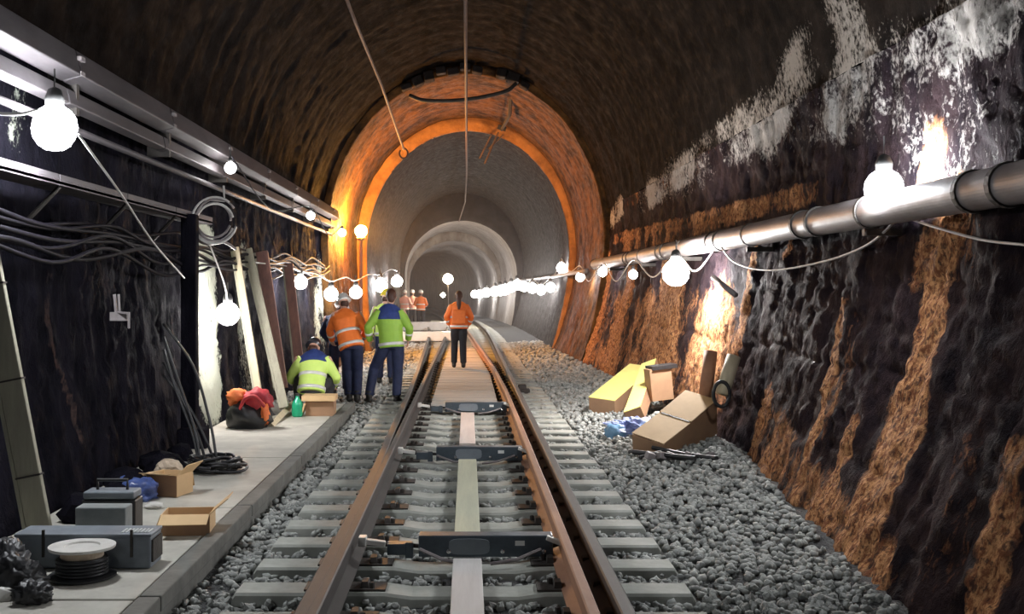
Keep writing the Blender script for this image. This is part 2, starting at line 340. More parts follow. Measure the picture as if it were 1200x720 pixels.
def shell(name, S, side, t0, t1, nt_, ds, m, rough, st_r, st_l, d_seed, both=False, joints=True):
    T = np.linspace(t0, t1, nt_)
    TT, DD = np.meshgrid(T, ds, indexing='ij'); t = TT.ravel(); d = DD.ravel()
    sd = np.where(t >= 0, 1, -1) if both else side
    if both:
        xr, zr = prof(S, 1, 1-np.abs(t), d); xl, zl = prof(S, -1, 1-np.abs(t), d)
        x = np.where(t >= 0, xr, xl); z = np.where(t >= 0, zr, zl); arc = t*5
    else:
        x, z = prof(S, side, t, d); arc = t*9
    P0 = np.stack([x, d, z], 1)
    R_ = mask(P0, st_r); L_ = mask(P0, st_l)
    n1 = fbm(d*2.6, arc*.9, 4, d_seed)-.5; n2 = fbm(d*9, arc*3.2, 4, d_seed+5)-.5; n3 = fbm(d*.7, arc*.5, 3, d_seed+9)-.5; n4 = fbm(d*22, arc*12, 2, d_seed+12)-.5
    n5 = fbm(d*5, z*5, 4, d_seed+15)-.5
    L_ = L_*(.50+1.0*fbm(d*1.3, z*1.6, 3, 77)); R_ = R_*(.62+.75*fbm(d*2.2, z*1.2, 3, 88))
    h = rough*(n1*.20+n2*.17+n3*.30+n4*.14+n5*.16)+rough*R_*.05
    if joints and not both:
        for zz in (.52, 1.12, 1.75):
            wob = (fbm(d*1.5, d*0+zz, 2, 3)-.5)*.12
            h -= .06*rough*np.exp(-((z-zz-wob)/.022)**2)*sstep(.35, .6, fbm(d*1.1, d*0+zz*7, 2, 8))
        ph = np.abs(((d+.3*np.floor((z+.08)/.6)) % .9)-.45)
        h -= .035*rough*np.exp(-((.45-ph)/.03)**2)*sstep(.45, .6, fbm(d*1.3, z*1.5, 2, 21))
    cx, cz = 0, S['sp']*.8
    nx = -(x-cx); nz = np.where(z > S['sp'], -(z-S['sp']), 0); ln = np.sqrt(nx*nx+nz*nz)+1e-6
    x = x+nx/ln*h; z = z+nz/ln*h
    if both: pass
    P = np.stack([x+bend(d), d, z], 1)
    ru = R_+(fbm(d*1.8, arc*.25, 3, 31+d_seed)-.5)*.28+(.0 if not both else -.24 if d_seed == 3 else .02)
    li = L_+(fbm(d*.8, arc*.6, 3, 41+d_seed)-.5)*.15
    return grid_mesh(name, P, nt_, len(ds), m, dict(rust=ru, lime=li), flip=(side < 0 and not both))
dsA = np.concatenate([np.arange(-4, 4.8, .3), np.arange(4.8, 14, .055), np.arange(14, 25, .1), [25.0]])
SR, SLm = strokes(RUST, 1)+[([np.array((2.95, 13.2, .9)), np.array((2.8, 25, .9))], 1.0, .56), ([np.array((2.9, 15.5, .5)), np.array((2.9, 17.5, 1.9))], .5, .7)], strokes([(a, b_*1.25, c*.80) for a, b_, c in LIME], 1)
SLL, SRL = strokes(LIMEL, -1), strokes(RUSTL[:5], -1)
shell('wall_right', SEC[0], 1, 0, .48, 110, dsA, M['wall_r'], .42, SR, SLm, 1)
shell('wall_left', SEC[0], -1, 0, .48, 60, dsA, M['wall_l'], .32, SRL, SLL, 2)
dsC = np.concatenate([np.arange(-4, 7, .3), np.arange(7, 25, .12), [25.0]])
shell('ceiling', SEC[0], 1, -.52, .52, 100, dsC, M['vault'], .25, SR+SRL, SLm, 3, both=True)
def ringface(name, Sa, Sb, d, m, push=0):
    n = 60; V = []; T = np.linspace(-1, 1, 2*n)
    def curve(S, tt): 
        xr, zr = prof(S, 1, 1-np.abs(tt), np.full_like(tt, d)); xl, zl = prof(S, -1, 1-np.abs(tt), np.full_like(tt, d))
        return np.where(tt >= 0, xr, xl), np.where(tt >= 0, zr, zl)
    xa, za = curve(Sa, T); xb, zb = curve(Sb, T); K = 5; P = []
    for k in range(K+1):
        f = k/K; x = lerp(xa*1.03, xb, f); z = lerp(za*1.01, zb, f)
        dy = (fbm(T*30, T*0+k*1.7, 3, 5)-.5)*.12*(1 if 0 < k < K else .3)-push*math.sin(math.pi*min(f*1.3, 1))
        P.append(np.stack([x+bend(d), d+dy, z], 1))
    xb2 = xb; P.append(np.stack([xb2+bend(d), np.full_like(xb, d+.15), zb], 1))
    return grid_mesh(name, np.concatenate(P), K+2, 2*n, m, dict(rust=np.full((K+2)*2*n, .25), lime=np.full((K+2)*2*n, .1)), flip=True)
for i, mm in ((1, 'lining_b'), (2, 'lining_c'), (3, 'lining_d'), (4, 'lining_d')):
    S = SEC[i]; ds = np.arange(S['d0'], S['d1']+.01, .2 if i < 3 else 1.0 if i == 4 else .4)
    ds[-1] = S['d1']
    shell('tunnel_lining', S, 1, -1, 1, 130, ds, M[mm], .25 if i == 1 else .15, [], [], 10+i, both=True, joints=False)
    ringface('trim_%d' % i, SEC[i-1], S, S['d0'], M[('lining_b', 'lit_arch_edge', 'lining_c', 'lining_d')[i-1]], .06)

# ------------------------------------------------------------------ floor
xs = np.linspace(-3.5, 3.5, 90); dsF = np.concatenate([np.arange(-4, 5, .4), np.arange(5, 30, .12), np.arange(30, 151, .8)])
XX, DD = np.meshgrid(xs, dsF, indexing='ij'); x = XX.ravel(); d = DD.ravel()
def bed_z(x, d):
    z = -.075+.02*(fbm(x*5, d*5, 2, 2)-.5)
    z = z+.05*sstep(1.35, 1.8, x)+.10*sstep(2.0, 2.7, x)
    return z-.02*sstep(-1.2, -1.5, x)
floor = grid_mesh('floor', np.stack([x+bend(d), d, bed_z(x, d)], 1), len(xs), len(dsF), M['bed'])
# ballast stones
ico_v = []; g = (1+5**.5)/2
for a in (-1, 1):
    for c in (-g, g): ico_v += [(0, a, c), (a, c, 0), (c, 0, a)]
ico_v = np.array(ico_v)/np.linalg.norm([1, g])
from itertools import combinations
ico_f = [f for f in combinations(range(12), 3) if all(abs(np.linalg.norm(ico_v[a]-ico_v[b_])-1.0515) < .01 for a, b_ in combinations(f, 2))]
ico_f = np.array([f if np.dot(np.cross(ico_v[f[1]]-ico_v[f[0]], ico_v[f[2]]-ico_v[f[0]]), ico_v[f[0]]) > 0 else f[::-1] for f in ico_f])
SL0, SLP = 6.33-.585*14, .585
def stone_spots():
    out = []
    for d0, d1, dens, r in ((4.6, 9, 460, .027), (9, 14, 330, .031), (14, 22, 190, .038), (22, 36, 70, .05)):
        n = int((d1-d0)*5.8*dens); X = rng.uniform(-3.05, 2.75, n); D = rng.uniform(d0, d1, n)
        out.append(np.stack([X, D, np.full(n, r)*rng.uniform(.65, 1.35, n)], 1))
    A = np.concatenate(out); X, D, R_ = A.T
    ph = (D-SL0) % SLP; on = (ph < .135) | (ph > SLP-.135)
    keep = ~(on & (np.abs(X) < 1.33)) & ~((X < -1.6) & (D < 16.2)) & ~((np.abs(X) < .1) & (D < 15)) & ~((X > -.56) & (X < .48) & (D > 15.6) & (D < 31)) & (X < np.interp(D, BD, BR)+.05)
    keep &= ~((np.abs(X+.76) < .09) | ((X > .53) & (X < .84)))
    keep &= ~((np.abs(X) < .56) & (rng.random(len(X)) < .35))
    return A[keep]
A = stone_spots(); X, D, R_ = A.T
Z = bed_z(X, D)+R_*.55+rng.uniform(-.01, .022, len(X))*(np.abs(X) > .5)
shapes = [ico_v*(1+rng.uniform(-.28, .28, (12, 1)))*np.array([1, rng.uniform(.7, 1), rng.uniform(.6, .85)]) for _ in range(8)]
kx = 548+X*F/D; ky = 340+1.7*F/D
inview = (ky < 716) & (kx > 150) & (kx < 1150) & (D < 8) & ((X > 1.3) | (X < -.85) | (np.abs(X) < .5))
order = np.where(inview)[0]; order = order[np.argsort(D[order]-R_[order]*30)][:300]
sm = []
for i, s_ in enumerate(shapes):
    me = bpy.data.meshes.new('stone'); me.from_pydata(s_.tolist(), [], ico_f.tolist()); me.materials.append(M['stone']); sm.append(me)
for k, i in enumerate(order):
    o = bpy.data.objects.new('stone', sm[k % 8]); col.objects.link(o); o.parent = floor
    o.location = (X[i], D[i], Z[i]); o.rotation_euler = tuple(rng.uniform(0, 6.28, 3)*np.array([.15, .15, 1])); o.scale = (R_[i],)*3
rest = np.setdiff1d(np.arange(len(X)), order); n = len(rest)
ang = rng.uniform(0, 6.28, n); tl = rng.uniform(-.5, .5, n); c_, s_ = np.cos(ang), np.sin(ang)
V = np.array(shapes)[rng.integers(0, 8, n)]*R_[rest][:, None, None]
y2 = V[..., 1]*np.cos(tl)[:, None]-V[..., 2]*np.sin(tl)[:, None]; z2 = V[..., 1]*np.sin(tl)[:, None]+V[..., 2]*np.cos(tl)[:, None]; x2 = V[..., 0]
V = np.stack([x2*c_[:, None]-y2*s_[:, None]+X[rest][:, None]+bend(D[rest])[:, None], x2*s_[:, None]+y2*c_[:, None]+D[rest][:, None], z2+Z[rest][:, None]], 2).reshape(-1, 3)
Fc = (ico_f[None]+12*np.arange(n)[:, None, None]).reshape(-1, 3)
me = bpy.data.meshes.new('ballast_stones'); me.vertices.add(len(V)); me.vertices.foreach_set('co', V.astype(np.float32).ravel())
me.loops.add(Fc.size); me.loops.foreach_set('vertex_index', Fc.ravel().astype(np.int32)); me.polygons.add(len(Fc))
me.polygons.foreach_set('loop_start', np.arange(0, Fc.size, 3, dtype=np.int32)); me.polygons.foreach_set('loop_total', np.full(len(Fc), 3, np.int32))
me.update(calc_edges=True); me.materials.append(M['stone'])
o = bpy.data.objects.new('ballast_stones', me); col.objects.link(o); o.parent = floor; o['kind'] = 'stuff'

# walkway of concrete slabs
wk = MB().box((-2.35, 10.2, -.06), (1.42, 12.0, .12)).build('walkway', M['kerb'], keep=True); tag(wk, kind='structure')
edges = [4.25, 5.9, 8.4, 10.9, 13.4, 16.1]
for a, b_ in zip(edges[:-1], edges[1:]):
    MB().box((-2.42, (a+b_)/2, .022), (1.30, b_-a-.03, .06)).build('slab', M['slab'], wk, bevel=.008)
    MB().box((-1.69, (a+b_)/2, .026), (.12, b_-a-.02, .09)).build('kerb_stone', M['kerb'], wk, bevel=.01)

# ------------------------------------------------------------------ track
track = empty('railway_track', (0, 4, 0), 'rusty railway turnout track on grey concrete sleepers running into the tunnel', 'track')
GD = [4, 8, 12, 17, 22, 31, 42, 50, 60]; GV = [.165, .165, .17, .18, .25, .48, .74, .98, 1.3]
OD = [4, 9.5, 12, 17, 21, 31, 42, 50, 60]; OV = [.052, .052, .085, .145, .21, .42, .66, .9, 1.2]
xr_stock = lambda d: .765+bend(d); xr_blade = lambda d: .765-np.interp(d, GD, GV)+bend(d)
xl_blade = lambda d: -.737+bend(d); xl_stock = lambda d: -.737-np.interp(d, OD, OV)+bend(d)
def rail(name, fx, d0, d1, web, head=.036, label=None):
    pr = [(-.07, 0), (.07, 0), (.07, .012), (.012, .035), (.012, .125), (head, .135), (head, .163), (head-.008, .17), (-head+.008, .17), (-head, .163), (-head, .135), (-.012, .125), (-.012, .035), (-.07, .012)]
    ds = np.concatenate([np.arange(d0, min(d1, 36), .8), np.arange(36, d1, 1.5) if d1 > 36 else [], [d1]])
    R1 = [[Vector((float(fx(q))+px_, q, .0+pz)) for px_, pz in pr] for q in ds]
    r = MB().rings(R1).build(name, web, track); 
    if label: r['label'] = label
    me = r.data; me.materials.append(M['rail_top'])
    for p in me.polygons:
        c = p.center
        if p.normal.z > .5 and c.z > .15: p.material_index = 1
    return r
rail('stock_rail', xr_stock, 4, 110, M['rail'])
rail('stock_rail', xl_stock, 4, 60, M['rail'])
rail('switch_blade', xl_blade, 4.6, 110, M['rail'], .028)
rail('switch_blade', xr_blade, 4.6, 60, M['rust_rail'], .03, 'orange rusted blade rail')
# sleepers: 12 cheap shapes shared
def sleeper_mesh():
    m_ = MB(); pr = [(-.14, -.16), (.14, -.16), (.125, -.015), (.11, 0), (-.11, 0), (-.125, -.015)]
    secs = [(-1.31, -.03), (-1.29, 0), (-.45, 0), (-.3, -.02), (.3, -.02), (.45, 0), (1.27, 0), (1.29, -.03)]
    m_.rings([[Vector((x_, a, z_+(dz if z_ > -.1 else 0))) for a, z_ in pr] for x_, dz in secs]); return m_
s0 = sleeper_mesh().build('sleeper', M['sleeper'], None, keep=True)
def chair_mesh(wd):
    c = MB(); c.box((0, 0, .006), (wd, .17, .012)); c.box((-.11, 0, .025), (.05, .12, .04), taper=.7); c.box((.11, 0, .025), (.05, .12, .04), taper=.7)
    c.lathe([(.016, 0), (.016, .03), (.008, .034)], (-.15, .05, .012), 6); c.lathe([(.016, 0), (.016, .03), (.008, .034)], (.15, -.05, .012), 6); return c
ch0 = chair_mesh(.46).build('rail_chair', M['chair'], None, keep=True)
k = 0
for i in range(10, 110):
    dd = SL0+SLP*i
    if dd < 4.6: continue
    if dd > 62: break
    s = s0 if k == 0 else link_copy(s0, track)
    s.parent = track; s.location = (float(bend(dd))+rnd.uniform(-.015, .015), dd-4, rnd.uniform(-.004, .003)); s.rotation_euler.z = rnd.uniform(-.008, .008)
    if dd < 26:
        for q, fx in ((0, lambda d: (xl_blade(d)+xl_stock(d))/2), (1, lambda d: (xr_blade(d)+xr_stock(d))/2)):
            c = ch0 if (k == 0 and q == 0) else link_copy(ch0, s)
            c.parent = s; c.location = (float(fx(dd))-s.location.x+(.07 if q == 0 else -.06), 0, .0); c.rotation_euler.z = math.pi*q
    k += 1
# transverse drive bars
def drive(dn, yscale, label, full=True):
    r = empty('point_drive', (.1, dn, 0), label, 'point machine', 'blue-grey point drive bars across the track')
    z0 = .012; hh = .135
    MB().box((.115, dn+.07, z0+hh/2), (.85, .13, hh)).build('housing', M['bar'], r, bevel=.008)
    p = [Vector((.01+.13*math.copysign(abs(math.cos(a))**.5, math.cos(a)), dn-.008, z0+hh*.5+.05*math.copysign(abs(math.sin(a))**.5, math.sin(a)))) for a in [2*math.pi*j/20 for j in range(20)]]
    MB().rings([p, [q+Vector((0, .02, 0)) for q in p]]).build('cover_plate', M['grey_case'], r)
    MB().box((.33, dn+.002, .10), (.06, .006, .03)).build('name_plate', M['refl'], r)
    for sx, x0, x1 in ((-1, -.31, -.66), (1, .54, .585)):
        MB().tube([(x0, dn+.06, .07), (x1, dn+.06, .085)], .014, 8).build('rod', M['chair'], r)
    MB().box((-.60, dn+.03, .10), (.16, .05, .035), (0, .15, .1)).box((-.665, dn+.03, .11), (.05, .09, .06)).build('clamp', M['white'], r, bevel=.006)
    MB().box((.545, dn+.0, .12), (.10, .05, .03), (0, .35, -.1)).build('clamp', M['white'], r, bevel=.006)
    MB().box((-.44, dn+.07, .055), (.14, .10, .07)).box((-.37, dn+.04, .05), (.05, .05, .1)).build('lever_bracket', M['bar'], r, bevel=.006)
    for x0, x1 in ((-.30, .0), (.46, .14)):
        MB().tube([(x0, dn-.03, .07), ((x0+x1)/2, dn-.14, .03), (x1, dn-.17, .012)], .011, 6).build('linkage', M['pipe'], r)
    for x0 in (-.27, -.12, .22, .42, .48):
        MB().lathe([(.014, 0), (.014, .012), (.007, .016)], (x0, dn+.004, .05), 8, (0, -1, 0)).build('bolt', M['chrome'], r)
drive(7.0, 1, 'large blue-grey point drive bar across track nearest the camera')
drive(10.95, 1, 'blue-grey point drive bar between the two long centre boards, farther up track')
drive(15.3, 1, 'farthest blue-grey point drive bar just before the timber crossing boards')
# long centre boards
for (a, b_, mm, lb) in ((4.4, 6.78, 'board_w', 'grey-white cover board between the rails, nearest the camera'), (7.45, 10.75, 'board_g', 'yellowish-green cover board between the first and second drive bars'), (11.85, 14.85, 'board_p', 'pinkish white cover board beyond the second drive bar')):
    t = MB().box((-.002, (a+b_)/2, .035), (.175, b_-a, .05)).build('cover_board', M[mm], bevel=.006); tag(t, lb, 'board', 'cover boards along the track centre')
# timber crossing
cr = empty('timber_crossing', (-.05, 15.7, 0), 'worn tan timber crossing boards laid between the rails under the orange-vested walker', 'crossing boards')
q = 15.75
while q < 31:
    xr_ = min(.43, float(xr_blade(q))-.10)
    MB().box(((-.52+xr_)/2, q+.12, .045+rnd.uniform(-.006, .006)), (xr_+.52, .235, .07), (0, 0, rnd.uniform(-.01, .01))).build('plank', M['plank'], cr); q += .245
t = MB().box(at(612, 460, 18.6), (.16, .2, .13), taper=.8); t.v = [v+Vector((0, 0, .07)) for v in t.v]
t.box((.93, 18.6, .0), (.22, .26, .1))
t = t.build('point_indicator', M['chair'], bevel=.02); tag(t, 'small black box beside the right rail near the crossing', 'box')

# ------------------------------------------------------------------ lamps
def lamp(px, py, d, r, strength, color, label, group=None, name='festoon_lamp', cat='lamp', hang=.14):
    p = at(px, py, d)
    t = empty(name, p, label, cat, group)
    e = emis('lamp_glow', color, strength*LAMP_GAIN)
    MB().ball(p, r, 14, 9).build('bulb', e, t, smooth=True)
    MB().lathe([(r*.42, 0), (r*.46, r*.5), (r*.3, r*.9), (r*.12, r*1.0)], p+Vector((0, 0, r*.92)), 12).build('lamp_holder', M['lampgrey'], t, smooth=True)
    if d < 30:
        g = MB()
        for a in range(4):
            an = a*math.pi/4
            g.tube([p+Vector((math.cos(an)*math.sin(b_)*r*1.12, math.sin(an)*math.sin(b_)*r*1.12, math.cos(b_)*r*1.12)) for b_ in np.linspace(0, 2*math.pi, 17)], r*.025, 4, cap=False)
        g.build('wire_guard', M['lampgrey'], t)
    MB().tube([p+Vector((0, 0, r*1.8)), p+Vector((0, 0, r*1.8+hang))], .006 if d < 30 else .012, 6).build('hook', M['lampgrey'], t)
    return p
WHT = (1, .97, .95); COOL = (.93, .96, 1); AMB = (1, .42, .07); WARM = (1, .80, .55)
PL = {}; ORD = 'first second third fourth fifth sixth seventh eighth ninth tenth eleventh twelfth'.split()
PL['A'] = lamp(64, 150, 7.35, .14, 330, COOL, 'big glaring white work lamp at upper left above the dark wall')
PL['B'] = lamp(270, 197, 12.9, .065, 110, WHT, 'small white lamp hanging under the steel trunking above the coiled cable')
PL['C'] = lamp(364, 253, 19.4, .07, 110, WHT, 'small white lamp under the trunking, second from the amber lamp')
PL['D'] = lamp(401, 273, 24, .08, 110, WHT, 'small white lamp just left of the amber lamp')
PL['F'] = lamp(267, 368, 13.3, .13, 190, WHT, 'bright white lamp in the pale recess behind the leaning timbers')
PL['G'] = lamp(352, 331, 18.6, .11, 230, WHT, 'white lamp left of the bending workers at head height')
PL['H'] = lamp(388, 345, 22, .13, 230, WHT, 'white lamp hanging above the white-helmeted worker')
PL['I'] = lamp(417, 343, 24.5, .13, 230, WHT, 'white lamp right behind the orange-jacketed worker\'s head')
lamp(446, 335, 34, .20, 170, WHT, 'far white lamp above the yellow-helmeted worker')
lamp(465, 330, 40, .20, 150, WHT, 'far white lamp just above the green-jacketed worker')
pe = at(423, 271, 28)
t = empty('sodium_lamp', (pe.x, pe.y, 0), 'glowing amber floodlight on a post at the left wall', 'lamp')
MB().ball(pe, .15, 14, 9).build('bulb', emis('sodium_glow', AMB, 2400*LAMP_GAIN), t, smooth=True)
MB().tube([(pe.x, pe.y, -.05), (pe.x, pe.y, pe.z-.2)], .04, 10).build('post', M['wood_r'], t)
MB().lathe([(.07, 0), (.12, .06), (.1, .1)], (pe.x, pe.y, pe.z-.24), 12).build('lamp_holder', M['lampgrey'], t)
PL['L'] = lamp(1036, 222, 7.6, .125, 560, COOL, 'big glaring white work lamp on the right-hand pipe, nearest the camera')
PL['M'] = lamp(792, 320, 13.7, .15, 650, WHT, 'dazzling white lamp below the pipe above the yellow-lit boxes')
PL['M2'] = lamp(742, 322, 18.2, .07, 150, WHT, 'small white lamp under the pipe between two dazzling lamps')
PL['N1'] = lamp(706, 319, 23, .09, 160, WHT, 'white lamp along the right pipe just before the brown arch, nearer one')
PL['N2'] = lamp(680, 325, 26.5, .10, 150, WHT, 'white lamp at the right pipe within the amber arch band')
PL['N'] = lamp(658, 314, 32.5, .14, 150, WHT, 'white lamp hung high just beyond the right side of the amber arch')
for i, (px, py, d) in enumerate([(645, 337, 35), (634, 340, 36.3), (624, 338, 37.5), (614, 336, 39), (606, 334, 41), (599, 337, 43), (592, 340, 45), (586, 341, 47.5), (580, 342, 50), (570, 343, 56), (562, 345, 64), (556, 345, 74)]):
    lamp(px, py, d, .15+.008*i, 80, WHT, '%s white lamp along the far right wall, counted from the brown arch' % ORD[i], 'far lamps along the right wall')
pk = at(525, 327, 50)
t = empty('tripod_floodlight', (pk.x, pk.y, 0), 'warm white floodlight on a tall stand at the far end of the track', 'lamp')
MB().ball(pk, .22, 14, 9).build('bulb', emis('warm_glow', WARM, 260*LAMP_GAIN), t, smooth=True)
MB().tube([(pk.x, pk.y, .9), pk-Vector((0, 0, .22))], .03, 8).build('pole', M['chair'], t)
for a in range(3): MB().tube([(pk.x, pk.y, 1.0), (pk.x+.5*math.cos(a*2.1), pk.y+.5*math.sin(a*2.1), 0)], .022, 6).build('leg', M['chair'], t)
lamp(519, 346, 60, .12, 120, WARM, 'tiny warm lamp just below the far floodlight')
# lamps of the same strings that hang behind the camera
lamp(548-3.0*F/3, 340-.9*F/3, 3, .10, 90, COOL, 'white work lamp hanging on left wall beside the camera')
pb = Vector((2.7, -1.0, 2.6)); t = empty('festoon_lamp', pb, 'white work lamp hanging on the right wall behind the camera', 'lamp')
MB().ball(pb, .1, 14, 9).build('bulb', emis('lamp_glow', COOL, 200*LAMP_GAIN), t, smooth=True)
pb = Vector((-2.6, -2.0, 2.6)); t = empty('festoon_lamp', pb, 'white work lamp hanging on the left wall behind the camera', 'lamp')
MB().ball(pb, .1, 14, 9).build('bulb', emis('lamp_glow', COOL, 200*LAMP_GAIN), t, smooth=True)

# ------------------------------------------------------------------ pipes, trunking, cables
def pipe_pt(d): return Vector((2.93, d, 2.27)) if d < 24 else Vector((lerp(2.93, 2.72, min(1, (d-24)/3)), d, 2.27))
pr_ = empty('wall_pipe', (2.93, 3, 2.1), 'thick grey pipe running along the right wall at lamp height', 'pipe')
joints = [2.0, 6.45, 9.7, 13.2, 16.7, 20.2, 24.9]
for a, b_ in zip(joints[:-1], joints[1:]):
    MB().tube([pipe_pt(a), pipe_pt(b_)], .115, 40).build('pipe_section', M['pipe'], pr_, smooth=False)
    for o_ in (.0, .42): MB().tube([pipe_pt(b_-.05-o_), pipe_pt(b_-.0-o_)], .128, 18).build('pipe_collar', M['chair'], pr_)
    MB().box((3.02, (a+b_)/2, 2.12), (.28, .05, .05)).tube([(2.93, (a+b_)/2-.02, 2.27), (2.93, (a+b_)/2+.02, 2.27)], .124, 18).build('bracket', M['chair'], pr_)
p2 = MB().tube([Vector((2.70-.0+float(bend(d)), d, 2.13)) for d in np.arange(25.1, 75, 2.0)], .06, 10).build('far_wall_pipe', M['pipe'], smooth=True); tag(p2, 'thin grey pipe along the far right wall beyond the brown arch', 'pipe')
# cables on the right
def cable(name, pts, r, m_, label, cat='cable', group=None, n=6):
    o = MB().tube(spline(pts, 8), r, n).build(name, m_, smooth=True); return tag(o, label, cat, group)
cable('lamp_cable', [at(1210, 288, 5.9), at(1150, 281, 6.5), at(1095, 266, 7.1), at(1056, 253, 7.7)], .009, M['cable'], 'white cable sagging from nearest right lamp to the right edge')
cable('lamp_cable', [at(1056, 253, 7.7), at(1015, 288, 8.4), at(960, 308, 9.4), at(900, 317, 10.7), at(862, 308, 11.8), at(842, 286, 12.6)], .010, M['cable'], 'white cable sagging under the pipe between the two brightest right lamps')
cable('lamp_cable', [at(842, 286, 12.7), at(815, 318, 14), at(792, 300, 13.7), at(765, 325, 16.3), at(742, 305, 18.2), at(722, 330, 20), at(706, 308, 23), at(690, 330, 25), at(680, 312, 26.5), at(668, 318, 29), at(658, 303, 32.5)], .010, M['cable'], 'white cable looping between the lamps beside the yellow-lit boxes')
cable('lamp_cable', [at(a, b_, c) for a, b_, c in [(658, 303, 32.5), (650, 322, 34), (645, 326, 35), (634, 334, 36), (624, 328, 37.5), (615, 334, 39), (606, 326, 41), (598, 336, 43), (592, 333, 45), (580, 337, 50), (570, 338.5, 56), (562, 341, 64)]], .012, M['cable'], 'white cable linking the far right lamps')
o = MB().tube([at(836, 325, 11.9), at(862, 346, 11.4)], .03, 8).build('cable_connector', M['pipe'], smooth=True); tag(o, 'short grey plug hanging on the right wall under the pipe', 'connector')
# left trunking: upper channel, lower channel, ledge tray
tr = empty('steel_trunking', (-2.9, 4, 3.2), 'long purple-grey steel trunking running high along the left wall', 'trunking')
q = 3.0
while q < 24.5:
    e_ = min(q+2.6, 24.8)
    MB().box((-2.95, (q+e_)/2, 3.36), (.16, e_-q-.02, .20), (0, -.25, 0)).build('channel', M['duct'], tr, bevel=.01)
    MB().box((-3.0, (q+e_)/2, 3.13), (.10, e_-q-.02, .12), (0, -.2, 0)).build('lower_channel', M['duct'], tr, bevel=.01)
    MB().box((-3.06, q+.2, 3.22), (.22, .06, .40)).build('bracket', M['chair'], tr)
    for z_ in (3.3, 3.41): MB().box((-2.862, q+.02, z_), (.03, .09, .03)).build('clip', M['pipe'], tr)
    q = e_
o = MB().tube([(-3.02, 3, 2.93), (-3.02, 24.8, 2.93)], .03, 8).build('conduit', M['duct'], smooth=True); tag(o, 'thin conduit pipe just below the steel trunking on the left wall', 'pipe')
tray = empty('cable_ledge', (-3.0, 4, 2.4), 'narrow steel cable ledge on left wall below the big lamp', 'cable tray')
q = 3.2
while q < 11.4:
    MB().box((-3.06, q+.8, 2.47), (.24, 1.58, .03)).box((-2.95, q+.8, 2.50), (.02, 1.58, .07)).build('tray_panel', M['duct'], tray)
    MB().tube([(-2.96, q+.05, 2.45), (-3.2, q+.05, 2.2)], .018, 6).build('bracket', M['chair'], tray); q += 1.6
for i in range(7):
    zz = 2.30-.05*i; pts = []; d = 3.5
    while d < 24.5:
        pts.append((-3.06+.012*i+rnd.uniform(-.02, .02), d, zz+rnd.uniform(-.07, .05)-.09*(len(pts) % 2))); d += 1.5+rnd.uniform(-.3, .4)
    cable('wall_cable', pts, .016+.004*(i % 2), M['cableg'], '%s dark cable from the top of the loose bundle sagging on the left wall' % ORD[i], 'cable', 'bundled cables on the left wall')
cable('lamp_cable', [at(92, 158, 7.3), at(140, 225, 8.2), at(180, 285, 9.4), at(216, 326, 11.2)], .009, M['cable'], 'thin pale cable slanting down from the big left lamp')
cable('lamp_cable', [at(-20, 132, 7.0), at(20, 134, 7.1), at(45, 130, 7.2), at(64, 132, 7.35)], .012, M['cable'], 'pale cable reaching the big left lamp from the left edge')
cable('lamp_cable', [PL['B']+Vector((0, 0, .15)), at(318, 245, 16), PL['C']+Vector((0, 0, .15)), at(385, 275, 22), PL['D']+Vector((0, 0, .15))], .011, M['cableg'], 'dark cable linking the small lamps under the trunking')
cable('lamp_cable', [at(245, 285, 12.4), at(262, 330, 13), at(267, 355, 13.3)], .010, M['cable'], 'pale cable hanging down to lamp in the pale recess')
cable('lamp_cable', [at(300, 308, 15), at(335, 312, 17.5), at(352, 318, 18.6), at(372, 322, 20.5), at(388, 330, 22), at(405, 325, 23.5), at(417, 329, 24.5), at(432, 322, 30), at(446, 322, 34), at(458, 316, 37), at(465, 318, 40)], .012, M['cable'], 'pale cable linking head-height lamps behind the workers')
# coiled cable on the wall
ct = empty('coiled_cable', at(252, 258, 12.0), 'pale coil of cable hung on the left wall above the recess', 'cable')
for j in range(4):
    c0 = at(252+rnd.uniform(-2, 2), 260+rnd.uniform(-3, 3), 12.0-.03*j); rr = .17+.02*j
    MB().tube([c0+Vector((rr*1.0*math.cos(a), .07*math.sin(a+1), rr*1.1*math.sin(a))) for a in np.linspace(.3*j, .3*j+6.0-.3*j, 26)], .013, 6).build('cable_loop', M['cable'] if j % 2 else M['pipe'], ct, smooth=True)
MB().tube([at(262, 218, 12.1), at(263, 236, 12.05), at(240, 234, 12.0)], .012, 6).build('hook', M['cable'], ct)
MB().tube(spline([at(215, 250, 11.9), at(222, 272, 12), at(240, 286, 12), at(262, 284, 12), at(276, 292, 12.2)], 6), .016, 6).build('cable_tail', M['pipe'], ct)
# iron bracket on left wall
o = MB().tube([at(134, 345, 9.1), at(136, 366, 9.1), at(150, 368, 9.0)], .014, 6).box(at(140, 371, 9.1), (.14, .06, .07)).tube([at(139, 345, 9.1), at(140, 366, 9.1)], .01, 6).tube([at(151, 366, 9.0), at(151, 385, 9.0)], .01, 6).build('wall_bracket', M['pipe']); tag(o, 'small grey iron bracket fixed to the dark left wall', 'bracket')
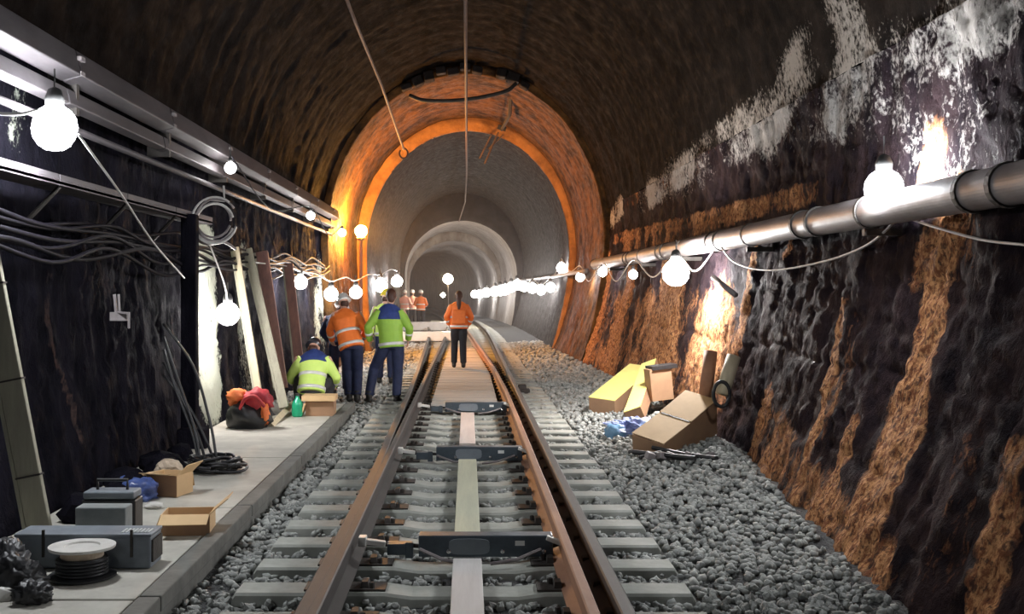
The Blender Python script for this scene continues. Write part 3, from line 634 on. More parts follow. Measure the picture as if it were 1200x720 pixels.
# overhead conductor and hanging things
o = MB().tube([(-.03, 8, 5.62), (-.03, 20, 5.58), (-.03, 36, 5.5), (-.1, 44, 5.2), (-.4, 51.8, 4.9)], .028, 8).build('overhead_wire', M['wire'], smooth=True); tag(o, 'brown overhead conductor running along the tunnel crown', 'cable')
hk = empty('hanging_rope', at(475, 185, 24), 'dark rope hanging from left side of the vault ending in a small hook', 'rope')
MB().tube([at(395, -30, 12.5), at(418, 30, 15), at(447, 100, 19), at(473, 175, 24)], .025, 8).build('rope', M['wire'], hk, smooth=True)
MB().tube([at(473, 175, 24)+Vector((.09*math.sin(a), 0, -.09+.11*math.cos(a))) for a in np.linspace(0, 5.4, 16)], .02, 6).build('hook', M['wire'], hk, smooth=True)
br = empty('crown_bracket', at(582, 160, 29), 'rusty iron bracket with dangling straps at right of the brown arch crown', 'bracket')
MB().tube([at(600, 95, 26.5), at(597, 135, 28), at(588, 152, 29)], .05, 6).box(at(588, 150, 29), (.22, .2, .12), (.2, .3, .1)).build('arm', M['chair'], br)
for a, b_ in (((584, 155), (568, 192)), ((576, 158), (562, 186)), ((590, 158), (572, 175))): MB().tube([at(*a, 29), at(*b_, 29.2)], .022, 6).build('strap', M['wire'], br)
# broken ledge stones at the crown, nearest arch ring
lg = empty('crown_ledge', (0, 24.9, 6.3), 'ledge of loose dark masonry blocks at the crown of the nearest arch', 'masonry ledge')
for i in range(11):
    a = math.radians(66+i*5.0); X_, Z_ = 3.12*math.cos(a), 2.9+3.74*math.sin(a)
    if i in (3,): continue
    MB().box((X_, 24.78+rnd.uniform(-.1, .05), Z_+rnd.uniform(-.05, .03)), (.26+rnd.uniform(-.04, .04), .34, .16+rnd.uniform(-.03, .05)), (rnd.uniform(-.1, .1), math.pi/2-a+rnd.uniform(-.15, .15), 0)).build('stone', M['lining_c'], lg, bevel=.03)
o = MB().tube(spline([at(480, 112, 24.5), at(500, 118, 24.4), at(545, 117, 24.3), at(590, 108, 24.3), at(605, 98, 24.4)], 6), .045, 8).build('crown_pipe', M['chair'], smooth=True); tag(o, 'dark bent pipe slung below the masonry ledge at the arch crown', 'pipe')

# ------------------------------------------------------------------ left side: post, leaning timbers
ps = empty('timber_post', at(226, 500, 11.6), 'dark upright post standing at the near edge of the pale recess', 'post')
MB().box((-2.93, 11.7, 1.25), (.16, .16, 2.5)).build('shaft', M['wall_l'], ps, bevel=.02)
MB().box((-2.87, 11.6, .12), (.3, .24, .28)).build('footing', M['wall_l'], ps, bevel=.03)
def lean(name, p0, p1, wd, th, m_, label, bands=0):
    p0, p1 = Vector(p0), Vector(p1); t = (p1-p0); L_ = t.length; z = t.normalized()
    y = (Vector((1, 0, 0))-z*z.x).normalized(); x_ = y.cross(z)
    R3 = Matrix((y, x_, z)).transposed()
    r = empty(name, p0, label, 'timber', 'timbers leaning on the left wall')
    MB().box((p0+p1)/2, (wd, th, L_), R3).build('board', m_, r, bevel=.006)
    MB().box((p0+p1)/2-x_*(-.0)-R3 @ Vector((wd*.5+.012, th*.1, 0)), (.024, th*1.3, L_*.995), R3).build('edge_strip', M['wood_g'], r)
    for k in range(bands):
        c = p0+t*((k+.62)/(bands+1.0)); MB().box(c, (wd*1.08, th*1.25, .012), R3).build('strap', M['chair'], r)
    return r
lean('leaning_plank', at(48, 628, 7.1), at(-38, 180, 7.15), .15, .05, M['wood_g'], 'pale strapped plank leaning at the far left edge', 3)
lean('leaning_plank', at(306, 478, 14.1), at(276, 290, 14.4), .085, .05, M['wood_y'], 'bright slim timber leaning beside the lamp recess')
lean('leaning_plank', at(334, 478, 14.4), at(291, 292, 15.2), .10, .05, M['wood_g'], 'dull grey plank leaning right of the bright slim timber')
lean('leaning_plank', at(330, 455, 15.0), at(307, 296, 15.8), .17, .08, M['wood_r'], 'broad red-brown timber leaning behind the grey plank')
lean('leaning_plank', at(352, 440, 17.0), at(338, 310, 17.6), .14, .08, M['wood_r'], 'dark brown timber leaning behind the crouching worker')
tl_ = MB().tube([at(342, 474, 15), at(317, 500, 13.4)], .05, 4).build('loose_timber', M['wood_y']); tag(tl_, 'short pale timber lying on walkway beside the red and orange heap', 'timber')

# ------------------------------------------------------------------ cardboard boxes etc.
def open_box(p, size, rz, label, mm='card', flaps=((0, .9), (1, 1.2), (2, .5), (3, 1.0)), group=None, tilt=None, dark='card_d'):
    r = empty('cardboard_box', p, label, 'box', group); w_, d_, h_ = size; p = Vector(p)
    R3 = (tilt or Matrix.Identity(3)) @ Matrix.Rotation(rz, 3, 'Z'); th = .006
    def bx(c, s_, name, m_, extra=None):
        MB().box(p+R3 @ Vector(c), s_, R3 @ extra if extra else R3).build(name, m_, r)
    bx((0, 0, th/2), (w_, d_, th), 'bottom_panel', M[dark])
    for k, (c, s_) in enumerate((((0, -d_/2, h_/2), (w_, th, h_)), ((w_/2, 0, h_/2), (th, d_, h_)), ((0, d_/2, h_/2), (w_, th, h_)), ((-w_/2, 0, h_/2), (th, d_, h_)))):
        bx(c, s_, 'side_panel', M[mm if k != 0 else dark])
    for k, an in flaps:                    # hinge on the upper edge; an = angle above the horizontal, outwards
        L_ = (d_ if k in (0, 2) else w_)*.5; dirv = [Vector((0, -1, 0)), Vector((1, 0, 0)), Vector((0, 1, 0)), Vector((-1, 0, 0))][k]
        hinge = dirv*(d_/2 if k in (0, 2) else w_/2)+Vector((0, 0, h_))
        ax = Vector((0, 0, 1)).cross(dirv)
        Rf = Matrix.Rotation(-an, 3, ax); v = Rf @ dirv
        s_ = (w_*.99, L_, th) if k in (0, 2) else (L_, d_*.99, th)
        MB().box(p+R3 @ (hinge+v*L_/2), s_, R3 @ Rf).build('flap', M[mm], r)
    return r
wz = .055
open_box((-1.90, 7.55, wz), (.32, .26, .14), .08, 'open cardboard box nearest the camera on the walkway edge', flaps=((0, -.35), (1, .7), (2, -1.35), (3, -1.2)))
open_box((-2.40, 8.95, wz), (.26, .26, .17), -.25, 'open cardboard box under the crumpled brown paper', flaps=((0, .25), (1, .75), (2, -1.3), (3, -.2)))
def blob(name, c, r, m_, label, cat, seed=0, sub=3, amp=.35, group=None, parent=None):
    import bmesh
    bm = bmesh.new(); bmesh.ops.create_icosphere(bm, subdivisions=sub, radius=1)
    for v in bm.verts:
        p = v.co.copy(); k = float(fbm(p.x*2.2+p.z*1.7+seed, p.y*2.2-p.z*1.3+seed*2, 4, seed))-.5
        k += (abs(float(vn(p.x*5+seed, p.y*5+p.z*4, seed))-.5))*.4
        if 'bag' in name or 'plastic' in name or name == 'cloth': k = k*1.1+(.35-abs(float(vn(p.x*4.5+p.z*2+seed, p.y*4.5-p.z*3, seed+1))-.5)*1.6)*.5-abs(float(vn(p.x*9+p.z*5, p.y*9+p.z*7+seed, seed+2))-.5)*.5
        v.co = Vector((p.x*r[0], p.y*r[1], max(p.z, -.85)*r[2]))*(1+amp*k)
    me = bpy.data.meshes.new(name); bm.to_mesh(me); bm.free(); me.materials.append(m_)
    if 'bag' in name or name == 'cloth': me.shade_smooth()
    o = bpy.data.objects.new(name, me); col.objects.link(o)
    if parent is not None: o.parent = parent; o.location = Vector(c)-root_loc(parent)
    else: o.location = c; tag(o, label, cat, group)
    return o
blob('paper_scrap', (-2.52, 9.35, .20), (.11, .09, .07), M['paper'], 'crumpled brown paper lying behind the farther open box', 'paper', 3, 3, .9)
MB
o = MB().box((-2.52, 9.35, .09), (.2, .16, .07)).build('timber_offcut', M['wood_g']); tag(o, 'short grey offcut under the crumpled brown paper', 'timber')
blob('plastic_bag', (-2.62, 8.7, .12), (.16, .12, .10), M['bag_blue'], 'shiny dark blue plastic bag left of the farther open box', 'bag', 5, 4, .9)
blob('plastic_scrap', (-2.36, 8.35, .075), (.07, .05, .025), M['white'], 'small white plastic scrap on the walkway beside the blue bag', 'scrap', 8, 2, .8)
# grey equipment
gc = empty('equipment_case', (-2.27, 6.66, wz), 'long blue-grey equipment case lying on the near walkway', 'case')
MB().box((-2.27, 6.66, wz+.095), (.80, .24, .19)).build('body', M['grey_case'], gc, bevel=.012)
MB().box((-2.27, 6.66, wz+.195), (.81, .25, .02)).build('lid', M['grey_case'], gc, bevel=.006)
for xx in (-2.5, -1.98): MB().box((xx, 6.535, wz+.15), (.015, .012, .16)).build('latch', M['chair'], gc)
MB().box((-1.865, 6.66, wz+.1), (.012, .2, .13)).build('end_plate', M['chair'], gc)
for i in range(8): MB().box((-2.05+.022*i, 6.63, wz+.207), (.012, .1, .004)).build('vent_slot', M['refl'], gc)
o = MB().box((-2.32, 7.08, wz+.135), (.32, .15, .27)).build('grey_block', M['grey_block'], bevel=.008); tag(o, 'plain grey block standing behind the long equipment case', 'block')
dk = empty('tool_box', (-2.40, 7.5, wz), 'dark tool box behind the grey block against the left wall', 'box')
MB().box((-2.40, 7.5, wz+.12), (.36, .18, .24)).build('body', M['black'], dk, bevel=.01)
MB().box((-2.40, 7.5, wz+.27), (.34, .18, .05)).build('lid', M['grey_case'], dk, bevel=.01)
MB().tube([(-2.5, 7.5, wz+.29), (-2.5, 7.5, wz+.36), (-2.3, 7.5, wz+.36), (-2.3, 7.5, wz+.29)], .012, 6).build('handle', M['black'], dk)
# cable reel
rl = empty('cable_reel', (-2.21, 6.36, wz), 'small cable reel with white top flange in front of the long case', 'reel')
MB().lathe([(.17, 0), (.19, .004), (.19, .014), (.17, .018)], (-2.21, 6.36, wz), 32).build('bottom_flange', M['black'], rl)
MB().lathe([(.13, .015), (.135, .03), (.135, .10), (.13, .115)], (-2.21, 6.36, wz), 32).build('wound_cable', M['black'], rl)
MB().lathe([(.11, .11), (.12, .12), (.12, .155), (.11, .16)], (-2.21, 6.36, wz), 32).build('drum', M['paper'], rl)
MB().lathe([(.10, .165), (.182, .165), (.186, .172), (.186, .182), (.10, .182), (.095, .172)], (-2.21, 6.36, wz), 36).build('top_flange', M['white'], rl)
for j in range(5):
    MB().tube([Vector((-2.21+.137*math.cos(a), 6.36+.137*math.sin(a), wz+.028+.019*j)) for a in np.linspace(0, 6.28, 30)], .010, 5).build('cable_turn', M['black'], rl, smooth=True)
# black coiled cable pile
cc = empty('cable_pile', (-2.25, 10.0, wz), 'tangled pile of black cable at the foot of the left wall', 'cable')
for j in range(14):
    cx_, cy_ = -2.27+rnd.uniform(-.06, .06), 10.0+rnd.uniform(-.08, .08); rr = rnd.uniform(.13, .24); zz = wz+.015+.010*j; ph = rnd.uniform(0, 6)
    MB().tube([Vector((cx_+rr*1.15*math.cos(a+ph), cy_+rr*.9*math.sin(a+ph), zz+.012*math.sin(3*a+j))) for a in np.linspace(0, 5.7, 24)], .013, 6).build('cable_loop', M['black'], cc, smooth=True)
for j in range(5):
    x0 = -2.42+rnd.uniform(-.1, .15); MB().tube(spline([(x0, 10.05, wz+.1), (x0-.1, 10.2, .3+.05*j), (x0-.28, 10.3, .6+.1*j), (-2.85, 10.4, .9+.12*j)], 5), .014, 6).build('cable_tail', M['black'], cc, smooth=True)
# dark clutter bottom-left
for i, (px, py, d, r_) in enumerate([(14, 690, 6.05, (.14, .11, .12)), (6, 660, 6.35, (.12, .1, .12)), (38, 710, 5.85, (.10, .09, .06))]):
    c = at(px, py, d); c.z = wz+r_[2]*.75
    blob('rubbish_bag', c, r_, M['black'], ['black rubbish bag at the lower left corner', 'black rubbish bag behind the one in the lower left corner', 'small flat black bag at lower left edge of the walkway'][i], 'bag', 12+i, 4, .9)
blob('plastic_scrap', at(5, 700, 5.9), (.05, .04, .05), M['white'], 'white crumpled plastic at the lower left corner', 'scrap', 31, 2, .9)
for i in range(7):
    c = Vector((-2.72+rnd.uniform(-.12, .12), 7.9+i*.42, .1+rnd.uniform(0, .05)))
    blob('rubble', c, (.12+rnd.uniform(0, .07), .14, .10+rnd.uniform(0, .06)), M['wall_l'], 'dark rubble lump at the foot of the left wall', 'rubble', 40+i, 2, .8, 'rubble lumps along the left wall')
# red and orange heap
hp = empty('clothing_heap', (-2.62, 13.3, wz), 'heap of orange and red bags and cloth below the recess lamp', 'heap')
blob('bag', (-2.58, 13.25, .20), (.28, .2, .19), M['black'], None, None, 51, 3, .7, parent=hp)['label'] = 'black lower bag'
blob('cloth', (-2.74, 13.2, .42), (.13, .11, .10), M['bag_orange'], None, None, 52, 3, 1.0, parent=hp)['label'] = 'orange cloth'
blob('cloth', (-2.50, 13.2, .40), (.17, .13, .13), M['bag_red'], None, None, 53, 3, 1.0, parent=hp)['label'] = 'red cloth'
blob('cloth', (-2.40, 13.15, .24), (.06, .06, .16), M['bag_orange'], None, None, 54, 3, 1.0, parent=hp)['label'] = 'orange strap'
MB().tube(spline([(-2.68, 13.05, .30), (-2.6, 12.99, .43), (-2.48, 12.98, .45), (-2.38, 13.0, .33)], 6), .02, 6).build('handle', M['bag_red'], hp, smooth=True)
# carton and bottle by crouching worker
cb = empty('cardboard_box', (-1.93, 14.6, wz), 'closed brown carton standing in front of the crouching worker', 'box')
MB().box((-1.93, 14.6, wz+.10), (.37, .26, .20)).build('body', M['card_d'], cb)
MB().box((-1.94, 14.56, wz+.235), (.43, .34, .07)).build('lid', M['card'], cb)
MB().box((-2.14, 14.5, wz+.09), (.02, .25, .17), (0, .35, 0)).build('flap', M['card'], cb)
bt = empty('bottle', (-2.21, 14.4, wz), 'green plastic bottle beside the closed brown carton', 'bottle')
MB().lathe([(.06, 0), (.072, .02), (.072, .16), (.06, .2), (.028, .24), (.026, .27)], (-2.21, 14.4, wz), 18).build('body', M['bottle'], bt, smooth=True)
MB().lathe([(.03, .27), (.03, .30)], (-2.21, 14.4, wz), 12).build('cap', M['black'], bt)

# ------------------------------------------------------------------ right side cartons
def slab_box(name, A_, B_, D_, depth, label, top, side, flaps=True, cat='box', ends=.0):
    """carton, lamplight and shade put into its face colours; upper face has corners A (lower left), B (far), D (lower right)"""
    A_, B_, D_ = Vector(A_), Vector(B_), Vector(D_); u = B_-A_; Lu = u.length; u.normalize(); v = D_-A_; v -= u*v.dot(u); Lv = v.length; v.normalize()
    nrm = u.cross(v)
    if nrm.z < 0: nrm = -nrm
    R3 = Matrix((u, v, nrm)).transposed()
    if R3.determinant() < 0: R3 = Matrix((v, u, nrm)).transposed(); sz = (Lv, Lu)
    else: sz = (Lu, Lv)
    c = A_+u*Lu/2+v*Lv/2-nrm*(depth/2+.004)
    r = empty(name, (c.x, c.y, 0), label, cat)
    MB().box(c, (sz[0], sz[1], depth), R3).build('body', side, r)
    along_u = sz[0] == Lu
    for s_ in ((-1, 1) if flaps else (0,)):
        cc_ = A_+v*Lv/2+u*(Lu/2+s_*Lu*.2525)+nrm*(.004+(.008 if s_ > 0 else 0)); ln = Lu*(.49 if flaps else 1.0)
        tl2 = Matrix.Rotation(.03*s_, 3, v)
        MB().box(cc_, (ln, Lv*1.01, .008) if along_u else (Lv*1.01, ln, .008), tl2 @ R3).build('flap' if flaps else 'lid', top, r)
    if flaps: MB().box(A_+v*Lv/2+u*Lu*.5+nrm*.001, (.02, Lv*.9, .012) if along_u else (Lv*.9, .02, .012), R3).build('seam', M['black'], r)
    return r
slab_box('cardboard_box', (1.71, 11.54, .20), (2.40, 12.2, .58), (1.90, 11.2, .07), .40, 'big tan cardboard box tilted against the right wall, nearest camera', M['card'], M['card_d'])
slab_box('cardboard_box', at(690, 466, 15.4), at(738, 427, 16.6), at(716, 474, 15.1), .22, 'left one of the two long yellow-lit boxes leaning near right wall', M['card_y'], M['card_d'], False)
slab_box('cardboard_box', at(731, 484, 14.1), at(752, 427, 16.0), at(750, 478, 14.0), .16, 'right one of the two long yellow-lit boxes, standing steeper', M['card_y'], M['card_d'], False)
bb = empty('black_topped_box', at(774, 470, 14.6), 'brown box with a black lid between the yellow-lit boxes and the tan box', 'box')
MB().box(at(772, 450, 14.7), (.30, .22, .42), (0, -.1, .2)).build('body', M['card_d'], bb); MB().box(at(775, 430, 14.7), (.35, .26, .05), (0, -.1, .2)).build('lid', M['black'], bb)
rb = empty('pipe_offcut', at(846, 478, 12.3), 'short pale tube with a black rubber rim leaning on the right wall', 'tube')
MB().tube([at(846, 462, 11.6), at(860, 418, 11.7)], .075, 16).build('tube_body', M['wood_y'], rb, smooth=True)
MB().tube([at(845, 462, 11.57)+Vector((.085*math.cos(a), -.02, .13*math.sin(a))) for a in np.linspace(0, 6.28, 24)], .02, 8).build('rim', M['black'], rb, smooth=True)
o = MB().tube([at(826, 468, 12.1), at(833, 412, 12.2)], .075, 14).build('clay_pipe', M['rust_rail'], smooth=True); tag(o, 'orange-brown pipe standing behind the big tan box', 'pipe')
bl = blob('plastic_sheet', (1.98, 12.95, .10), (.30, .26, .10), M['bag_lilac'], 'crumpled pale blue and violet plastic sheet between the boxes', 'plastic sheet', 61, 4, 1.1)
blob('plastic_bag', (1.72, 12.85, .05), (.13, .12, .10), mat('sky_blue_plastic', (.22, .42, .62), (.15, .3, .5), rough=.25, scale=8, bump=.4), 'small sky blue plastic bag left of the violet sheet', 'bag', 62, 3, .9)
tb = empty('steel_bars', (2.0, 11.0, .0), 'black steel bars and clamps lying on ballast below the tan box', 'bars')
for i, (a, b_) in enumerate((((738, 522, 11.5), (800, 545, 10.8)), ((742, 532, 11.3), (815, 552, 10.6)), ((765, 522, 11.4), (845, 548, 10.7)), ((750, 540, 11.1), (775, 535, 11.2)), ((790, 528, 11.2), (840, 552, 10.6)))):
    p0, p1 = at(*a), at(*b_); p0.z = .02+.03*(i % 3); p1.z = .03+.03*((i+1) % 3); MB().tube([p0, p1], .024, 6).build('bar', M['black'], tb)
for px, py in ((762, 536), (786, 545), (808, 547), (832, 550), (775, 528)):
    p = at(px, py, 10.95); p.z = .06; MB().box(p, (.09, .07, .07), (.2, .3, rnd.uniform(0, 3))).build('clamp', M['pipe'], tb, bevel=.01)

# pale boards stacked across the left beyond the workers
for i, (py0, py1, x0, x1, d, lb) in enumerate(((391, 402, 418, 532, 36.5, 'long white beam lying across the track bed just behind the workers'), (374, 384, 428, 536, 46, 'long white beam lying across farther up, in front of distant orange group'))):
    p0, p1 = at(x0, py1, d), at(x1, py1, d); h_ = (py1-py0)*d/F
    r = empty('concrete_beam', ((p0.x+p1.x)/2, d, 0), lb, 'beam')
    MB().box(((p0.x+p1.x)/2, d, h_/2+.02), (p1.x-p0.x, .5, h_)).build('beam_body', M['helm_w'], r, bevel=.03)
    for k in range(4): MB().box((lerp(p0.x, p1.x, (k+.5)/4), d, -.02), (.15, .6, .1)).build('bearer', M['chair'], r)

# ------------------------------------------------------------------ people
def V3(*a): return Vector(a)
def eloft(m_, pts, rx, ry, right, n=16):
    """elliptic loft; right = sideways axis (or list)"""
    pts = [Vector(p) for p in pts]; R = []
    for i, p in enumerate(pts):
        t = (pts[min(i+1, len(pts)-1)]-pts[max(i-1, 0)]).normalized(); r_ = Vector(right[i] if isinstance(right, list) else right)
        r_ = (r_-t*r_.dot(t)).normalized(); f_ = t.cross(r_)
        R.append([p+r_*rx[i]*math.cos(2*math.pi*k/n)+f_*ry[i]*math.sin(2*math.pi*k/n) for k in range(n)])
    m_.rings(R)
def remesh(o, vox=.014, sm=3):
    r = o.modifiers.new('remesh', 'REMESH'); r.mode = 'VOXEL'; r.voxel_size = vox; r.use_smooth_shade = True
    s_ = o.modifiers.new('smooth', 'SMOOTH'); s_.iterations = sm; s_.factor = .5
def limb(a, b_, c, ra, rb_, rc):
    a, b_, c = Vector(a), Vector(b_), Vector(c)
    return [a, a.lerp(b_, .35), a.lerp(b_, .8), b_, b_.lerp(c, .25), b_.lerp(c, .6), c], [ra, ra*1.04, lerp(ra, rb_, .8), rb_, rb_*1.02, lerp(rb_, rc, .5), rc]
def person(loc, J, label, group=None, jacket='hv_orange', yoke=None, trous='navy', head='hair', scale=1.0, stripes=2, long_hair=False, bands=True, vest=False, backpack=None, fine=True):
    r = empty('person', loc, label, 'person', group); r.scale = (scale,)*3
    O = Vector(loc)
    def P(k): return O+Vector(J[k])
    def bld(m_, name, mt, vox=None, smooth=True, lb=None):
        o = m_.build(name, mt, r, smooth=smooth)
        if vox: remesh(o, vox)
        if lb: o['label'] = lb
        return o
    pel, che, nec, hd = P('pelvis'), P('chest'), P('neck'), P('head')
    sl, sr = P('sl'), P('sr'); right = (sr-sl).normalized(); hipr = (P('hr')-P('hl')).normalized()
    face = Vector(J.get('face', (0, 1, 0))).normalized(); upv = (hd-nec).normalized()
    fr = face.cross(Vector((0, 0, 1))).normalized(); fu = fr.cross(face).normalized()
    RH = Matrix((fr, face, fu)).transposed()
    # body: one continuous surface - head with face, neck, torso, arms, hands, legs
    b = MB()
    b.ball(hd, (.074, .094, .105), 16, 12, RH); b.ball(hd+RH @ V3(0, .025, -.06), (.055, .065, .055), 12, 8, RH)
    b.tube([hd+RH @ V3(0, .085, .01), hd+RH @ V3(0, .115, -.025), hd+RH @ V3(0, .09, -.035)], [.012, .018, .012], 8)
    b.tube([hd+RH @ V3(-.022, .092, -.058), hd+RH @ V3(0, .098, -.058), hd+RH @ V3(.022, .092, -.058)], .009, 6)
    for s_ in (-1, 1): b.ball(hd+RH @ V3(s_*.077, 0, -.005), (.012, .022, .03), 8, 6, RH)
    b.tube([hd-fu*.05, nec, nec.lerp(che, .25)], [.052, .056, .07], 12)
    eloft(b, [pel-Vector((0, 0, .04)), pel, pel.lerp(che, .45), che, che.lerp(nec, .6)], [.14, .15, .13, .16, .09], [.09, .10, .09, .11, .07], [hipr, hipr, hipr.lerp(right, .5), right, right])
    for s_ in ('l', 'r'):
        pts, rr = limb(P('s'+s_), P('e'+s_), P('w'+s_), .048, .038, .026); b.tube(pts, rr, 10)
        pts, rr = limb(P('h'+s_), P('k'+s_), P('a'+s_), .078, .055, .038); b.tube(pts, rr, 10)
        # hand: palm and five curled fingers
        wv, ev = P('w'+s_), P('e'+s_); dv = (wv-ev).normalized(); sd_ = 1 if s_ == 'r' else -1
        ax = (face-dv*face.dot(dv)); ax = ax.normalized() if ax.length > .1 else right; pn = dv.cross(ax).normalized()*sd_
        eloft(b, [wv-dv*.02, wv+dv*.03, wv+dv*.085], [.024, .038, .040], [.018, .017, .014], ax, 10)
        for q in range(4):
            ln = (.066, .078, .072, .056)[q]; b0 = wv+dv*.075+ax*(.030-.020*q)
            b.tube([b0, b0+dv*ln*.45-pn*.004, b0+dv*ln*.8-pn*.022, b0+dv*ln*.9-pn*.042], [.0095, .009, .0085, .007], 6)
        b0 = wv+dv*.02+ax*.028; b.tube([b0, b0+ax*.03+dv*.028, b0+ax*.036+dv*.062-pn*.01], [.012, .0105, .0085], 6)
    body = bld(b, 'body', M['skin'], .0085)
    for s_ in (-1, 1): MB().ball(hd+RH @ V3(s_*.030, .088, .008), .010, 8, 6).build('eye', M['eye'], r, smooth=True)
    # trousers
    t = MB()
    eloft(t, [pel-Vector((0, 0, .08)), pel, pel.lerp(che, .22)], [.165, .175, .155], [.115, .125, .11], hipr)
    for s_ in ('l', 'r'):
        pts, rr = limb(P('h'+s_), P('k'+s_), P('a'+s_)+Vector((0, 0, .02)), .098, .078, .070); t.tube(pts, rr, 14)
    bld(t, 'trousers', M[trous], .015)
    # boots
    for s_ in ('l', 'r'):
        an = P('a'+s_); fd = Vector(J.get('f'+s_, J.get('foot', (0, 1, 0)))).normalized(); bt_ = MB()
        eloft(bt_, [an+Vector((0, 0, .10)), an+Vector((0, 0, 0)), an-Vector((0, 0, .06))], [.055, .052, .05], [.06, .058, .06], fd.cross(Vector((0, 0, 1))), 12)
        g = an.copy(); g.z = O.z+J.get('gz'+s_, 0)
        eloft(bt_, [g-fd*.085+V3(0, 0, .045), g-fd*.05+V3(0, 0, .05), g+fd*.08+V3(0, 0, .042), g+fd*.16+V3(0, 0, .032), g+fd*.19+V3(0, 0, .03)], [.03, .045, .05, .045, .02], [.03, .048, .04, .032, .02], fd.cross(Vector((0, 0, 1))), 12)
        bld(bt_, 'boot', M['boot'], .012)
    # jacket
    j = MB(); hem = pel-(che-pel).normalized()*.08 if not vest else pel
    cent = [hem, pel, pel.lerp(che, .45), che, che.lerp(nec, .45), che.lerp(nec, .85), nec]
    jx = [.195, .19, .185, .205, .205, .13, .075]; jy = [.14, .135, .13, .145, .125, .09, .07]
    rg = [hipr, hipr, hipr.lerp(right, .5), right, right, right, right]
    eloft(j, cent, jx, jy, rg, 20)
    for s_ in ('l', 'r'):
        w2 = P('w'+s_).lerp(P('e'+s_), .08); pts, rr = limb(P('s'+s_).lerp(che.lerp(nec, .3), .25), P('e'+s_), w2, .080, .062, .050); j.tube(pts, rr, 14)
    bld(j, 'jacket', M[jacket], .014)
    if yoke:
        y_ = MB(); eloft(y_, [che.lerp(nec, -.05), che.lerp(nec, .45), che.lerp(nec, .85), nec.lerp(hd, .15)], [.221, .219, .15, .082], [.158, .14, .102, .078], right, 20)
        bld(y_, 'shoulder_yoke', M[yoke], .014, lb='%s shoulder panel' % ('navy'))
    if bands:
        def ringat(f, ex=.008, h_=.045):
            a = hem.lerp(che, f); kx_ = np.interp(f, [0, .25, .6, 1], [.195, .19, .187, .205])+ex; ky_ = np.interp(f, [0, .25, .6, 1], [.14, .137, .132, .145])+ex
            ax_ = (che-pel).normalized(); m2 = MB()
            eloft(m2, [a-ax_*h_/2, a, a+ax_*h_/2], [kx_]*3, [ky_]*3, hipr.lerp(right, f), 24); m2.build('reflective_band', M['refl'], r, smooth=True)
        for f in ((.12, .60) if stripes == 2 else (.12,)): ringat(f)
        for s_ in ('l', 'r'):
            a, c = P('e'+s_), P('w'+s_); q0, q1 = a.lerp(c, .35), a.lerp(c, .5); m2 = MB(); m2.tube([q0, q1], [.066, .063], 14); m2.build('reflective_band', M['refl'], r, smooth=True)
    if backpack:
        p0 = pel.lerp(che, .35); back = -(right.cross((che-pel).normalized())); 
        if back.dot(face) > 0: back = -back
        c = pel.lerp(che, .5)+back*.165; Rb = Matrix((right, -back, (che-pel).normalized())).transposed()
        MB().box(c, (.30, .05, .32), Rb).build('back_panel', M[backpack], r, bevel=.02)
    # hair / helmets
    h = MB()
    if head == 'hair':
        h.ball(hd+RH @ V3(0, -.018, .02), (.086, .098, .105), 16, 12, RH)
        if long_hair: eloft(h, [hd+RH @ V3(0, -.09, .03), hd+RH @ V3(0, -.125, -.07), hd+RH @ V3(0, -.15, -.2), hd+RH @ V3(0, -.165, -.30)], [.05, .055, .05, .025], [.04, .04, .035, .02], fr, 12)
        else: h.ball(hd+RH @ V3(0, -.05, -.05), (.062, .05, .06), 12, 8, RH)
        bld(h, 'hair', M['hair'], .012)
    if head.startswith('helm') or head.startswith('cap'):
        mt = M[head.replace('cap', 'helm')]
        b2 = MB(); b2.ball(hd+RH @ V3(0, -.04, -.04), (.072, .06, .07), 12, 8, RH); bld(b2, 'hair', M['hair'], .012)
        n = 20; R = []
        for f, rr, z_ in ((0, 1.22, .022), (0, 1.10, .03), (1, 1.02, .075), (2, .80, .125), (3, .42, .15), (4, .08, .157)):
            R.append([hd+RH @ V3(.10*rr*math.cos(2*math.pi*k/n), .122*rr*math.sin(2*math.pi*k/n)+(.02 if f == 0 and math.sin(2*math.pi*k/n) > .5 else 0), z_) for k in range(n)])
        h.rings(R); h.tube([hd+RH @ V3(0, -.11, .07), hd+RH @ V3(0, -.06, .145), hd+RH @ V3(0, .06, .145), hd+RH @ V3(0, .11, .07)], .010, 6); bld(h, 'helmet', mt)
    return r
STAND = dict(pelvis=(0, 0, .95), chest=(0, .02, 1.30), neck=(0, .01, 1.48), head=(0, .03, 1.62), sl=(-.18, 0, 1.42), sr=(.18, 0, 1.42), el=(-.27, .0, 1.14), er=(.27, 0, 1.14),
             wl=(-.27, .10, .90), wr=(.27, .10, .90), hl=(-.09, 0, .90), hr=(.09, 0, .90), kl=(-.10, .02, .50), kr=(.10, .02, .50), al=(-.11, 0, .09), ar=(.11, 0, .09))
def pose(**k): d_ = dict(STAND); d_.update(k); return d_
# green jacket, legs apart, leaning slightly
person((-1.20, 17.0, -.03), pose(pelvis=(.03, 0, .92), chest=(.0, .06, 1.28), neck=(-.0, .08, 1.49), head=(.02, .12, 1.63), face=(-.1, 1, -.25), sl=(-.19, .04, 1.42), sr=(.19, .05, 1.42), el=(-.33, .02, 1.16), wl=(-.31, .16, .93), er=(.31, .02, 1.15), wr=(.28, .18, .95),
       hl=(-.06, 0, .88), hr=(.13, 0, .88), kl=(-.25, .16, .52), al=(-.31, .0, .09), kr=(.13, .03, .48), ar=(.11, .0, .09), fl=(-.4, 1, 0), fr=(.2, 1, 0)),
       'worker in a bright green jacket with navy shoulders standing legs apart', jacket='hv_green', yoke='navy_b', trous='navy', head='hair', stripes=1)
